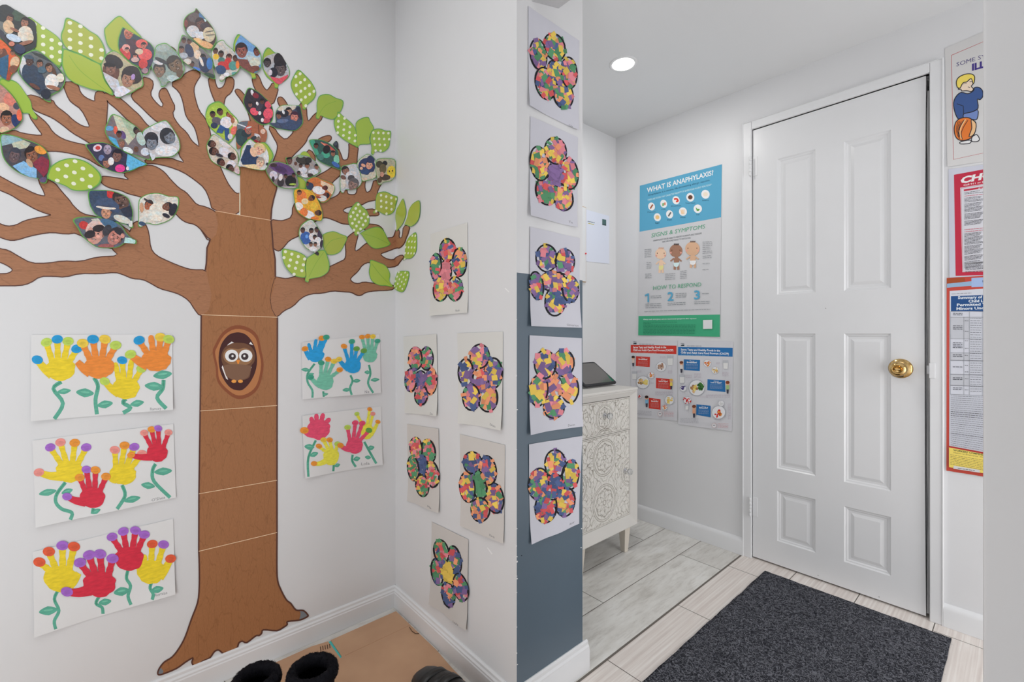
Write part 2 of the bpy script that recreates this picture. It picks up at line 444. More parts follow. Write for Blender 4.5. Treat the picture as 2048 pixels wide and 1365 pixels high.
bm = bmesh.new(); box(bm, XH - 0.005, XD, YS, YT, CEIL_H, CEIL_H + 0.06); struct('ceiling_hall', bm, M['ceil'])
bm = bmesh.new(); box(bm, XW, XB, YS, YT, CEIL_R, CEIL_R + 0.06); struct('ceiling', bm, M['ceil'])
bm = bmesh.new(); box(bm, XW - 0.1, XW, YS, YT, 0, 2.6); struct('wall_back', bm, M['wall'])
bm = bmesh.new(); box(bm, XW, XD + 0.12, YS - 0.1, YS, 0, 2.6); struct('wall_rear', bm, M['wall'])

# baseboards: a profile swept along the wall; returns nothing, p0->p1 on the wall line, n = towards the room
def baseboard(name, p0, p1, n, h, th=0.013, prof=None):
    prof = prof or [(0, 0), (th, 0), (th, h * 0.70), (th * 0.85, h * 0.74), (th * 0.85, h * 0.80), (th * 0.55, h * 0.86), (th * 0.5, h * 0.95), (th * 0.2, h), (0, h)]
    bm = bmesh.new(); p0, p1, n = Vector(p0), Vector(p1), Vector(n); rr = []
    for p in (p0, p1):
        rr.append([bm.verts.new((p.x + n.x * a, p.y + n.y * a, 0.0005 + b)) for a, b in prof])
    for i in range(len(prof) - 1): bm.faces.new((rr[0][i], rr[0][i + 1], rr[1][i + 1], rr[1][i]))
    bm.faces.new(rr[0]); bm.faces.new(rr[1]); bmesh.ops.recalc_face_normals(bm, faces=bm.faces)
    o = struct(name, bm, M['trim']); smooth_angle(o, 30); return o
baseboard('baseboard_left', (XW, YT, 0), (XB, YT, 0), (0, -1, 0), 0.080)
baseboard('baseboard_middle', (XB, YT, 0), (XB, YP - 0.013, 0), (-1, 0, 0), 0.080)
baseboard('baseboard_pillar', (XB - 0.013, YP, 0), (XH + 0.016, YP, 0), (0, -1, 0), 0.092, 0.014)
baseboard('baseboard_pillar_side', (XH, YP - 0.0, 0), (XH, YT, 0), (1, 0, 0), 0.092, 0.014)
rp = [(0, 0), (0.015, 0), (0.015, 0.062), (0.012, 0.073), (0.006, 0.079), (0, 0.081)]
baseboard('baseboard_hall', (XH, YT, 0), (XD, YT, 0), (0, -1, 0), 0.081, 0.015, rp)
baseboard('baseboard_right', (XD, YT, 0), (XD, 0.9015, 0), (-1, 0, 0), 0.081, 0.015, rp)
baseboard('baseboard_right_near', (XD, 0.199, 0), (XD, YS, 0), (-1, 0, 0), 0.081, 0.015, rp)

# door casing
bm = bmesh.new(); CO = XD - 0.012
box(bm, CO, XD + 0.02, DY1, 0.8995, 0, DZ + 0.036, 0.003); box(bm, CO, XD + 0.02, 0.2010, DY0, 0, DZ + 0.036, 0.003)
box(bm, CO, XD + 0.02, DY0, DY1, DZ, DZ + 0.036, 0.003)
box(bm, XD + 0.045, XD + 0.10, DY0, DY0 + 0.008, 0, DZ); box(bm, XD + 0.045, XD + 0.10, DY0, DY1, DZ - 0.006, DZ)
struct('trim_1', bm, M['trim'])
# thin moulding bead along the casing's outer side
bm = bmesh.new(); tube(bm, [(CO, 0.8995, 0), (CO, 0.8995, DZ + 0.036), (CO, 0.2010, DZ + 0.036), (CO, 0.2010, 0)], 0.003, 8); struct('trim_2', bm, M['trim'])

# door slab with six sunk, raised-field panels
DX = XD + 0.002; dy0, dy1 = 0.2500, 0.8600
def rect_on_door(p):
    q = [onplane('D', *a) for a in p]
    return (min(-(q[1][0] + q[2][0]) / 2, 9), -(q[0][0] + q[3][0]) / 2, (q[2][1] + q[3][1]) / 2, (q[0][1] + q[1][1]) / 2)  # ylo, yhi, zlo, zhi
panels = [[(1555.6, 320), (1630.8, 297.8), (1634.9, 585.1), (1555.6, 590.5)], [(1687, 283.6), (1784, 255.3), (1783, 576), (1689, 581.8)],
          [(1554.4, 668.5), (1632.9, 667.5), (1628, 953), (1553, 938.4)], [(1689, 667), (1783, 666.6), (1780, 983), (1685.5, 962.4)],
          [(1553, 982), (1630.6, 999.8), (1627, 1106), (1552, 1083.8)], [(1687, 1013), (1780.6, 1034), (1780, 1152), (1689, 1124)]]
PR = [rect_on_door(p) for p in panels]
for i in (0, 2, 4):                            # one stile position for each column
    pass
cl_ = sum(PR[i][1] for i in (0, 2, 4)) / 3; cl0 = sum(PR[i][0] for i in (0, 2, 4)) / 3
cr_ = sum(PR[i][1] for i in (1, 3, 5)) / 3; cr0 = sum(PR[i][0] for i in (1, 3, 5)) / 3
rowz = [((PR[2 * i][2] + PR[2 * i + 1][2]) / 2, (PR[2 * i][3] + PR[2 * i + 1][3]) / 2) for i in range(3)]
bm = bmesh.new()
ys = [dy0, cr0, cr_, cl0, cl_, dy1]; zs = sorted([0.008, DZ - 0.0035] + [z for r in rowz for z in r])
V = {}
def dv(x, y, z):
    k = (round(x, 5), round(y, 5), round(z, 5))
    if k not in V: V[k] = bm.verts.new((x, y, z))
    return V[k]
def df(a, b, c, d):
    try: bm.faces.new((a, b, c, d))
    except ValueError: pass
for i in range(5):
    for j in range(len(zs) - 1):
        y0, y1, z0, z1 = ys[i], ys[i + 1], zs[j], zs[j + 1]
        if i in (1, 3) and j in (1, 3, 5):
            prev = [(DX, y0, z0), (DX, y1, z0), (DX, y1, z1), (DX, y0, z1)]
            for ins, dx in ((0.005, 0.0045), (0.009, 0.005), (0.014, 0.008), (0.022, 0.008), (0.034, 0.004), (0.036, 0.004)):
                cur = [(DX + dx, y0 + ins, z0 + ins), (DX + dx, y1 - ins, z0 + ins), (DX + dx, y1 - ins, z1 - ins), (DX + dx, y0 + ins, z1 - ins)]
                for k in range(4): df(dv(*prev[k]), dv(*prev[(k + 1) % 4]), dv(*cur[(k + 1) % 4]), dv(*cur[k]))
                prev = cur
            df(*[dv(*p) for p in prev])
        else: df(dv(DX, y0, z0), dv(DX, y1, z0), dv(DX, y1, z1), dv(DX, y0, z1))
z0, z1 = zs[0], zs[-1]; DB = DX + 0.04
per = [(y, z0) for y in ys] + [(dy1, z) for z in zs[1:]] + [(y, z1) for y in ys[-2::-1]] + [(dy0, z) for z in zs[-2:0:-1]]
for k in range(len(per)):
    a, b = per[k], per[(k + 1) % len(per)]; df(dv(DX, *a), dv(DX, *b), dv(DB, *b), dv(DB, *a))
df(dv(DB, dy0, z0), dv(DB, dy1, z0), dv(DB, dy1, z1), dv(DB, dy0, z1))
bmesh.ops.recalc_face_normals(bm, faces=bm.faces)
# the slab bows a little away from the jamb along its lock side, as in the photo
for v in bm.verts:
    if v.co.y < 0.26: v.co.y += 0.004 * math.sin(PI * min(1, max(0, v.co.z / 2.0))) - 0.002
door = struct('door_1', bm, M['door'])
# hinges (painted over) and their knuckles
for zc in (onplane('D', 1502, 335)[1], onplane('D', 1501, 1012)[1]):
    bm = bmesh.new(); box(bm, DX - 0.0025, DX + 0.001, 0.838, 0.8595, zc - 0.045, zc + 0.045, 0.0008)
    h = link('hinge', bm, M['trim'], door)
    bm = bmesh.new()
    for k in range(5): lathe(bm, [(0.0, -0.0087), (0.0055, -0.0085), (0.006, -0.007), (0.006, 0.007), (0.0055, 0.0085), (0, 0.0087)], (XD - 0.017, 0.864, zc - 0.036 + k * 0.018), (0, 0, 1), 14)
    k_ = link('knuckle', bm, M['trim'], h, True)
# brass knob
brass = mat('aged_brass', (0.62, 0.40, 0.14, 1), 0.17, 1.0)
n = noise_n(brass, coords(brass), 55, 4); lk(brass, ramp(brass, n.outputs['Fac'], [(0.3, (0.40, 0.23, 0.07, 1)), (0.6, (0.70, 0.50, 0.22, 1))]), base(brass))
ks, kz = onplane('D', 1801, 737.5); ky = -ks; kc = (DX, ky, kz)
bm = bmesh.new(); lathe(bm, [(0.0375, 0.0002), (0.0375, 0.002), (0.034, 0.007), (0.022, 0.010), (0.015, 0.012), (0.013, 0.02)], kc, (-1, 0, 0), 40)
kn = link('door_knob', bm, brass, door, True, None); kn['label'] = 'round brass door knob with thumb turn'
bm = bmesh.new(); lathe(bm, [(0.012, 0.018), (0.013, 0.028), (0.020, 0.036), (0.0265, 0.044), (0.0275, 0.052), (0.024, 0.060), (0.018, 0.064), (0.0155, 0.0645), (0.0145, 0.062), (0.0, 0.0615)], kc, (-1, 0, 0), 40)
link('knob_ball', bm, brass, kn, True)
bm = bmesh.new(); box(bm, DX - 0.068, DX - 0.061, ky - 0.009, ky + 0.009, kz - 0.003, kz + 0.003, 0.0018); link('thumb_turn', bm, brass, kn)
# strike plate on the casing, latch side, painted white with bare metal at its edge
steel = mat('worn_steel', (0.55, 0.55, 0.56, 1), 0.3, 0.9)
ss, sz_ = onplane('D', 1856, 741)
bm = bmesh.new(); box(bm, CO - 0.0035, CO, DY0 - 0.016, DY0 + 0.001, sz_ - 0.028, sz_ + 0.028, 0.0015)
tr = bpy.data.objects['trim_1']; sp = link('strike_plate', bm, M['trim'], tr)
bm = bmesh.new(); tube(bm, [(CO - 0.004, DY0 + 0.004, sz_ - 0.012), (CO - 0.004, DY0 + 0.004, sz_ + 0.018)], 0.0035, 10); link('latch', bm, steel, sp, True)
# grey weatherstrip hanging in the gap
bm = bmesh.new(); pts = []
for i in range(24):
    z = 0.02 + i * 0.085; pts.append((XD + 0.006 + 0.003 * math.sin(i * 1.7), DY0 + 0.0045 + 0.0015 * math.sin(i * 0.9 + 1), z))
tube(bm, pts, 0.0042, 6); link('weatherstrip', bm, mat('grey_foam', (0.34, 0.34, 0.345, 1), 0.9), tr)
# bolt head specks on the door
bm = bmesh.new()
for (u, v) in ((1651, 617), (1636, 1152), (1758, 1195)):
    s_, z_ = onplane('D', u, v); lathe(bm, [(0.002, 0.0), (0.002, 0.0008), (0, 0.001)], (DX, -s_, z_), (-1, 0, 0), 10)
link('screw', bm, mat('grey_screw', (0.4, 0.4, 0.4, 1), 0.5), door)

# recessed ceiling light
lp = (1.676, 1.164, CEIL_H)
em = mat('lamp_lens', (1, 1, 1, 1), 0.5); b = em.node_tree.nodes['Principled BSDF']; b.inputs['Emission Color'].default_value = (1, 0.98, 0.95, 1); b.inputs['Emission Strength'].default_value = 9
t = empty('ceiling_light', lp, 'round recessed white ceiling light glowing in the hall ceiling', 'ceiling light')
bm = bmesh.new(); lathe(bm, [(0.060, 0.0), (0.0595, -0.002), (0.055, -0.0035), (0.0475, -0.003), (0.0465, 0.0)], lp, (0, 0, 1), 48); link('trim_ring', bm, M['ceil'], t, True)
bm = bmesh.new(); lathe(bm, [(0.0475, -0.0022), (0.03, -0.0030), (0, -0.0032)], lp, (0, 0, 1), 48); link('lens', bm, em, t, True)
l = bpy.data.lights.new('downlight_lamp', 'AREA'); l.shape = 'DISK'; l.size = 0.09; l.energy = 3.7; l.color = (1, 0.98, 0.95)
lo = bpy.data.objects.new('downlight_lamp', l); C.objects.link(lo); lo.location = (lp[0], lp[1], CEIL_H - 0.006)
# ------------------------------------------------------------------ the tree mural: printed card panels on the wall
tree = empty('tree_decal', to3('T', onplane('T', 478, 1240)[0], 0.12, 0.0), 'large brown paper tree mural with spreading branches on the white wall', 'wall decal')
INKC = (0, 0, 0, 1)
def card(name, pts, mi, off, sm=1, edge=True, ow=2.1, wrap=True):
    p = chaikin(pts, sm) if sm else pts
    a = Art('T', 0.0006, wrap)
    if edge: a.stroke(p, ow, INKC, closed=True, lvl=1, mi=1)
    a.poly(p, INKC, lvl=off, mi=0)
    return a.build(name, [M['barkh'] if mi else M['bark'], M['ink']], tree)
limbs = [
 [(-10,493),(0,499),(15,501),(35,513),(62,528),(95,528),(125,523),(160,525),(195,515),(240,513),(222,495),(235,490),(252,478),(262,462),(266,448),(276,443),(290,448),(297,466),(300,497),(311,512),(338,525),(368,537),(385,541),(412,541),(430,560),(430,632),(400,632),(390,619),(379,601),(361,589),(344,583),(320,577),(300,565),(285,558),(265,557),(245,548),(230,544),(200,547),(160,546),(130,554),(108,552),(80,552),(60,566),(40,571),(0,571),(-10,572),(-10,549),(0,549),(18,548),(27,541),(22,535),(10,528),(0,524),(-10,520)],
 [(-10,349),(0,354),(29,370),(51,380),(70,389),(88,394),(92,390),(76,359),(80,350),(96,352),(97,361),(110,368),(117,377),(127,389),(138,401),(146,413),(164,429),(190,434),(230,445),(262,465),(275,480),(275,500),(255,505),(222,496),(190,490),(155,465),(132,468),(105,464),(82,467),(58,472),(33,480),(17,480),(0,474),(-10,470),(-10,444),(0,449),(14,454),(32,452),(48,443),(73,437),(94,434),(105,430),(91,426),(73,419),(55,409),(39,400),(22,389),(0,380),(-10,375)],
 [(201,358),(205,354),(212,354),(234,357),(262,362),(246,348),(262,340),(280,334),(300,331),(315,336),(329,346),(341,361),(358,378),(371,385),(382,398),(393,411),(412,415),(430,424),(445,440),(440,480),(420,480),(403,459),(390,448),(374,445),(362,438),(352,427),(335,415),(300,400),(278,392),(256,387),(242,380),(220,376),(204,367)],
 [(-10,268),(0,268),(28,261),(44,268),(83,273),(85,268),(76,257),(58,231),(62,222),(74,231),(94,248),(105,266),(124,279),(146,286),(171,291),(200,300),(260,320),(300,331),(262,348),(230,342),(200,332),(190,326),(176,317),(146,307),(117,302),(95,302),(60,300),(0,280),(-10,275)],
 [(193,183),(208,184),(215,203),(213,230),(211,258),(225,290),(250,325),(225,325),(200,303),(183,288),(164,276),(146,266),(124,248),(105,235),(88,228),(66,219),(55,200),(56,190),(78,195),(84,200),(105,200),(111,213),(132,228),(146,242),(165,254),(181,256),(176,242),(163,218),(147,207),(139,200),(129,176),(127,165),(150,165),(156,172),(160,186),(170,196),(185,203),(191,203),(190,195)],
 [(205,186),(228,190),(247,203),(264,219),(278,231),(290,247),(300,256),(320,300),(300,300),(285,264),(271,253),(256,240),(234,218),(215,203)],
 [(284,154),(262,190),(268,201),(278,209),(300,231),(315,244),(330,250),(345,262),(356,276),(359,290),(357,308),(371,327),(355,323),(341,317),(307,318),(290,320),(292,327),(307,326),(336,332),(366,343),(391,360),(410,376),(420,398),(425,421),(480,434),(480,386),(472,389),(458,373),(448,354),(440,335),(425,300),(421,273),(417,254),(410,238),(397,222),(390,200),(386,179),(391,165),(402,149),(390,140),(375,145),(360,158),(341,168),(359,183),(366,200),(369,215),(373,234),(388,251),(394,266),(400,295),(392,291),(382,282),(373,266),(356,251),(343,229),(350,215),(342,200),(336,186),(331,177),(322,179),(318,190),(322,200),(328,209),(323,217),(307,202),(299,188),(306,172),(304,160)],
 [(417,155),(420,176),(429,200),(440,220),(445,225),(448,200),(452,192),(461,186),(467,173),(467,157),(454,154),(451,167),(446,176),(436,179),(431,171),(428,155)],
 [(470,183),(473,179),(480,181),(490,193),(505,210),(515,225),(528,250),(520,262),(505,262),(500,235),(495,220),(483,200)],
 [(504,155),(509,176),(520,190),(534,202),(545,210),(552,192),(556,176),(546,165),(540,176),(533,183),(524,172),(518,155),(512,148)],
 [(556,196),(563,195),(570,203),(576,214),(562,216),(556,204)],
 [(536,252),(549,258),(556,270),(571,282),(586,268),(587,262),(600,250),(605,235),(599,212),(604,205),(612,215),(613,237),(617,245),(630,228),(640,225),(646,234),(630,252),(621,266),(614,275),(612,283),(601,296),(586,310),(570,330),(549,350),(540,340),(548,322),(555,302),(556,289),(549,277)],
 [(698,285),(716,292),(713,315),(713,330),(700,335),(684,345),(678,352),(662,366),(655,385),(640,400),(605,395),(600,375),(640,350),(650,345),(665,335),(676,322),(672,303),(660,295),(675,296),(682,312),(684,320),(690,322),(697,319),(699,300)],
 [(636,284),(636,280),(648,274),(658,272),(662,274),(661,280),(653,285),(640,290)],
 [(612,307),(620,299),(632,318),(622,330)],
 [(541,440),(560,443),(569,442),(585,435),(586,411),(600,400),(640,400),(661,398),(666,397),(678,390),(681,383),(693,379),(694,389),(703,391),(711,390),(715,383),(714,370),(720,358),(731,358),(728,372),(731,385),(736,386),(742,382),(746,370),(748,361),(763,366),(757,376),(753,386),(757,398),(749,400),(734,403),(722,410),(705,412),(689,416),(684,423),(696,429),(720,425),(731,420),(749,419),(758,428),(755,431),(737,431),(720,438),(712,450),(696,448),(684,447),(671,441),(655,435),(645,435),(625,445),(600,469),(596,472),(578,480),(566,495),(558,502),(552,500),(546,495),(543,462)],
 [(550,554),(560,557),(573,559),(588,555),(620,545),(657,536),(682,524),(690,520),(693,510),(691,482),(698,473),(710,464),(716,468),(711,486),(708,502),(714,504),(733,487),(750,480),(777,477),(787,476),(791,466),(793,460),(799,462),(797,475),(802,478),(806,474),(808,452),(820,452),(815,470),(812,475),(809,486),(800,496),(793,495),(775,502),(758,508),(769,518),(786,522),(794,515),(804,511),(808,514),(800,523),(794,532),(775,535),(755,530),(739,523),(724,529),(715,543),(702,554),(699,560),(706,567),(717,569),(727,565),(746,568),(770,570),(787,572),(788,576),(782,580),(750,581),(731,584),(721,591),(713,590),(703,584),(686,583),(665,581),(645,586),(621,587),(602,595),(585,613),(567,621),(555,633),(545,634),(540,600)],
 [(722,452),(736,449),(756,451),(766,460),(766,468),(740,468)],
 [(338,94),(345,96),(352,103),(348,112),(340,104)],
]
for i, p in enumerate(limbs): card('branch', p, 1, 6 + 0.7 * i)
card('trunk_top', [(480,333),(520,330),(549,338),(552,345),(553,378),(547,399),(543,418),(541.5,441),(480,431)], 0, 20, 0, False)
for q in ([(552,343),(553,378),(547,399),(543,418),(541.5,441)],):
    a = Art('T', 0.0006); a.stroke(q, 1.5, INKC, lvl=24, mi=0); a.build('trunk_outline', [M['ink']], tree)
a = Art('T', 0.0006); a.poly([(478.6,386),(480.4,386),(480.4,431),(478.6,431)], S(235,215,190), lvl=26); a.build('seam', [M['paper']], tree)
# trunk panels, top to bottom, each with an ink outline and a bare paper edge at the seam
left = [(421,424),(420,481),(414,496),(412.6,527),(410.4,541),(402,632)]
def trunk(L, R, off):
    p = L + R[::-1]
    a = Art('T', 0.0006); a.poly(p, INKC, lvl=off, mi=0)
    a.stroke(L, 1.6, INKC, lvl=off + 2, mi=1); a.stroke(R, 1.6, INKC, lvl=off + 2, mi=1)
    a.stroke([(L[0][0], L[0][1]), (R[0][0], R[0][1])], 0.55, S(226, 190, 158), lvl=off + 4, mi=2)
    return a.build('trunk_panel', [M['bark'], M['ink'], M['paper']], tree)
a = Art('T', 0.0006); a.poly([(430,422),(480,431),(541.5,441),(543.7,462),(546,496),(550,519),(550.5,554),(548,575),(541,600),(545,625),(554,635),(405,631),(418,620),(423,590),(416,560),(412,541),(412.6,527),(414,496),(420,481),(432,470),(436,450)], INKC, lvl=22, mi=0)
a.stroke([(410.4,541),(412.6,527),(414,496),(420,481)], 1.6, INKC, lvl=24, mi=1); a.stroke([(541.5,441),(543.7,462),(546,496),(550,519),(550.5,554)], 1.6, INKC, lvl=24, mi=1)
a.stroke([(430,422),(480,431),(541.5,441)], 0.5, S(220,182,150), lvl=25, mi=2)
a.stroke([(420,481),(414,479),(402,460)], 1.2, INKC, lvl=24, mi=1)
a.stroke([(549,556),(543,578),(540,598),(543,618),(551,633)], 0.6, INKC, lvl=24, mi=1)
a.build('trunk_panel', [M['bark'], M['ink'], M['paper']], tree)
hol = trunk([(402.5,630),(400.3,822.5)], [(554.5,635),(553.9,811.4)], 26)
trunk([(400.3,822.5),(397.8,988)], [(553.9,811.4),(553.6,961)], 26)
trunk([(397.8,988),(397.4,1103)], [(553.6,961),(553.7,1065.5)], 26)
rootp = [(397.4,1103),(398.4,1130),(398.4,1174),(395,1205.6),(382.6,1239),(370.3,1274),(358,1297),(344,1314.6),(328,1325),(317.6,1339),(315.8,1348.8),(324.6,1348.8),(352.7,1337.4),(370.3,1325),(386,1316),(383.5,1325),(388,1332),(396.7,1329.5),(405.5,1322.5),(419.5,1316),(428.3,1304),(437,1300.5),(446,1307.5),(454.7,1310),(472.3,1298.7),(477.5,1286.4),(484.6,1283),(493.4,1285.6),(511,1272.4),(518,1271.5),(523,1267),(526.8,1260),(553,1261.8),(567.2,1254.8),(574.2,1249.5),(575,1243.4),(598.8,1240.7),(614.6,1233.7),(614.6,1229.3),(605.9,1221.4),(591.8,1220.5),(581.2,1207.3),(572.5,1200.3),(561.9,1181),(554.9,1161.6),(553.3,1130),(553.7,1065.5)]
rp2 = catmull(rootp, 3, False)
a = Art('T', 0.0006); a.poly(rp2, INKC, lvl=26, mi=0); a.stroke(rp2, 1.6, INKC, lvl=32, mi=1)
a.stroke([rootp[0], rootp[-1]], 0.6, S(226,190,158), lvl=34, mi=2)
a.poly([(597,1219.5),(606,1221.4),(614.6,1228),(614.6,1234),(598,1240.5),(600.5,1232),(601,1226)], INKC, lvl=29, mi=3)
a.poly([(322,1336),(327,1343),(324.6,1348.5),(316,1348.8),(317.6,1339)], INKC, lvl=29, mi=3)
a.build('trunk_root', [M['bark'], M['ink'], M['paper'], M['greytip']], tree)
# owl hollow
a = Art('T', 0.0006); a.k = 34
ring = [(470,651),(497,656),(515,672),(522,700),(527,730),(521,765),(510,785),(490,797),(470,797),(449,782),(434,762),(431,735),(425,705),(430,690),(445,665)]
a.poly(catmull(ring, 3), S(128,74,50)); a.poly(shrink(catmull(ring, 3), 0.9), S(168,112,72))
a.poly(catmull([(480,665.5),(492,670),(503,682),(511,700),(514,722),(510,745),(500,765),(488,778),(478,781.5),(462,777),(449,762),(440,742),(437,715),(442,690),(455,672),(468,666)], 3), S(66,38,38))
a.build('owl_hollow', [M['paper']], tree)
ow = Art('T', 0.0022); BR = S(104,72,54); BR2 = S(118,88,70); BR3 = S(140,104,74)
ow.poly([(455,690),(463,683.5),(469,687),(452,697)], S(225,215,215)); ow.poly([(498,688),(501,684),(506,691)], S(225,215,215))
ow.poly([(443,735),(445,731),(456,760),(452,758)], S(215,208,205)); ow.poly([(492,738),(503,734),(498,755),(494,748)], S(222,216,214))
ow.poly(catmull([(478,686),(492,688),(504,696),(510,710),(508,724),(502,733),(500,750),(494,758),(478,762),(464,760),(452,752),(448,735),(443,722),(443,708),(450,695),(464,687)], 3), BR)
ow.poly(catmull([(476,699),(489,696),(502,703),(505,718),(496,729),(478,731),(460,729),(448,720),(447,706),(458,697)], 3), BR3)
ow.poly(catmull([(448,732),(470,729),(500,732),(500,745),(494,756),(478,761),(466,760),(452,750)], 3), BR2)
for ex in (463, 491):
    ow.ell(ex, 712, 13.4, 12.4, S(222,222,220)); ow.ell(ex + (1.2 if ex < 470 else -1.8), 713.5, 7.4, 7, S(62,52,54)); ow.ell(ex + (1.8 if ex < 470 else -2.6), 712.5, 2.4, 2.4, S(235,235,235))
ow.poly([(472,720.5),(480,720.5),(477,728.5),(475,728.5)], S(214,132,58))
for ex in (467.5, 480.5): ow.ell(ex, 763, 5, 3.4, S(228,148,72), 0)
owl = ow.build('owl_sticker', [M['paper']]); tag(owl, 'round-eyed brown paper owl stuck in the hollow of the trunk', 'sticker')

# ------------------------------------------------------------------ leaves
K=(28,27,32); N=(46,56,82); Bl=(58,112,172); Tl=(70,150,165); W=(216,216,214); G=(148,150,150); Dg=(84,84,88); R=(186,58,58); Pk=(214,92,112); O=(222,120,62)
Y=(222,176,52); Gr=(66,122,82); L=(160,190,78); b_=(98,66,56); m_=(142,98,78); l_=(214,164,134); t_=(198,172,138); u_=(88,70,118); c_=(212,206,188); s_=(128,168,202); dg_=(58,72,70)
def E(c, x, y, rx, ry, rot=0): return ('e', c, x, y, rx, ry, rot)
def Q(c, *xy): return ('p', c, list(zip(xy[::2], xy[1::2])))
def H(skin, hair, x, y, r, rot=0): return ('h', skin, hair, x, y, r, rot)
def head(a, skin, hair, x, y, r, rot):
    cs, sn = math.cos(math.radians(rot)), math.sin(math.radians(rot))
    def P(dx, dy): return (x + (dx * cs - dy * sn) * r, y + (dx * sn + dy * cs) * r)
    def e(c, dx, dy, rx, ry): q = P(dx, dy); a.ell(q[0], q[1], rx * r, ry * r, S(*c), rot, n=12)
    sh = tuple(v * 0.72 for v in skin); hi = tuple(min(255, v * 1.14) for v in skin)
    if hair: e(hair, 0, -0.22, 0.98, 1.08)
    e(skin, 0, 0.12, 0.80, 1.0)
    if r > 6.5:
        e(sh, 0.84, 0.1, 0.12, 0.2); e(hi, 0.1, -0.3, 0.45, 0.25); e(hi, -0.35, 0.28, 0.2, 0.16); e(hi, 0.38, 0.28, 0.2, 0.16)
        for dx in (-0.32, 0.32): e((196, 186, 180), dx, -0.02, 0.14, 0.06); e((25, 18, 18), dx, -0.02, 0.09, 0.075); e(tuple(v * 0.4 for v in skin), dx, -0.2, 0.22, 0.045)
        e(sh, 0, 0.28, 0.13, 0.10); e(tuple(v * 0.6 for v in skin), 0, 0.60, 0.27, 0.08); e((205, 190, 184), 0, 0.59, 0.16, 0.03)
        if hair: e(hair, 0, -0.80, 0.74, 0.36)
    else:
        e(sh, 0, 0.5, 0.3, 0.12)
        for dx in (-0.3, 0.3): e((30, 22, 22), dx, 0.0, 0.13, 0.11)
        if hair: e(hair, 0, -0.7, 0.74, 0.42)
def draw(a, items):
    for it in items:
        if it[0] == 'e': a.ell(it[2], it[3], it[4], it[5], S(*it[1]), it[6])
        elif it[0] == 'p': a.poly(it[2], S(*it[1]))
        else: head(a, *it[1:])
LV = []                                        # every leaf placed so far: bounding box and level, so overlapping leaves stack
GRN = S(156, 182, 62); GRN2 = S(142, 176, 58); RIM = S(92, 152, 72); DOT = S(214, 219, 196)
def leaf(label, pts, green=True, dots=None, photo=None, ppts=None, rib=None, g=None, sm=2):
    p = catmull(pts, 3) if sm else pts
    bb = (min(q[0] for q in p), max(q[0] for q in p), min(q[1] for q in p), max(q[1] for q in p))
    lv = 0
    for b2, l2 in LV:
        if b2[0] < bb[1] - 2 and bb[0] < b2[1] - 2 and b2[2] < bb[3] - 2 and bb[2] < b2[3] - 2: lv = max(lv, l2 + 1)
    lv = min(lv, 7); LV.append((bb, lv))
    wrap = bb[1] > UC; off = 0.0022 + 0.0008 * lv
    a = Art('T', off, wrap); rnd = random.Random(int(bb[0] * 31 + bb[2]))
    a.poly(p, RIM); a.poly(shrink(p, 0.94) if len(p) else p, S(150 + rnd.randint(-6, 8), 170 + rnd.randint(-5, 6), 66) if green else S(120, 160, 70))
    c = cen(p)
    if rib:
        a.stroke(catmull([(q[0], q[1]) for q in rib], 4, False), 0.5, S(122, 158, 58))
    if dots:
        ox, oy, ax, ay, bx, by, r = dots; rx = r if isinstance(r, tuple) else (r, r)
        for i in range(-9, 10):
            for j in range(-9, 10):
                x = ox + i * ax + j * bx; y = oy + i * ay + j * by
                if inside((x, y), shrink(p, 0.93)): a.ell(x, y, rx[0], rx[1], DOT, 20, n=12, lvl=6)
        a.k = 7
    o = a.build('leaf_decal', [M['gloss']])
    grp = 'photo leaves on the tree mural' if photo else 'green leaves on the tree mural'
    tag(o, label, 'leaf decal', grp)
    if photo:
        pp = catmull(ppts, 2) if ppts else shrink(p, 0.955); h = hull(pp)
        a = Art('T', off + 0.0005, wrap); a.poly(pp, S(*photo[0])); a.cv = h; draw(a, photo[1:]); a.cv = None
        a.build('photo_print', [M['photo']], o)
    return o
T_ = 'leaf-shaped family photo '
leaf('dotted green leaf behind the topmost left photo leaf', [(56,35),(73,44),(86,54),(102,64),(116,75),(124,87),(125,100),(121,135),(95,120),(70,100),(62,70)], dots=(103.5,81,0,16.5,17,7.5,(4.6,3.8)))
leaf('dotted green leaf, highest at the mural\'s upper left', [(132,37),(146.5,41),(164,51),(180,63),(196,73),(206.5,89),(211,105),(209,124.5),(202,130),(184.5,121.6),(161,110),(139,101),(130,95),(123,82),(122,69),(127,56)], dots=(140,47,0,16.6,21,7,(4.8,3.8)))
leaf('large plain green leaf below the highest dotted leaf', [(126,98),(139,102.5),(161,110),(183,121.6),(200.7,130),(205,143.5),(211,164),(222.6,180),(227,189),(224,192),(208,184.5),(187.5,181.6),(170,176),(151,168.5),(136,158),(127.4,143.5),(123,127),(124,111)], rib=[(138,112),(160,142),(195,170),(224,190)])
leaf('plain green leaf peeking out above the red jackets photo', [(241.7,34),(256,48),(274,66),(284,78),(280,95),(255,130),(228,107),(214,91),(208,63),(213,54),(224,43),(232,36)])
leaf('plain green leaf at the left edge beside the smiling child photo', [(0,158),(22,160),(37,168),(51,187),(62,204),(65,219),(75,235),(72,240),(65,237),(58,228),(44,226),(35,205),(15,180),(0,172)])
leaf(T_ + 'of a child in orange, at the left edge', [(-14,78),(0,77),(19,94),(33,110),(42,119),(38,138),(24,152),(20,163),(14,163),(0,154),(-14,140)], photo=[(150,70,50), Q((205,96,52), 0,80,12,88,30,112,24,150,0,120), E(b_,8,128,10,30), Q((50,92,122), 0,118,18,110,16,140,12,165,0,150), H(m_,None,1,104,6), H(m_,(60,40,40),26,107,5), E(t_,30,126,9,12,20), E((120,78,60),28,140,10,8)])
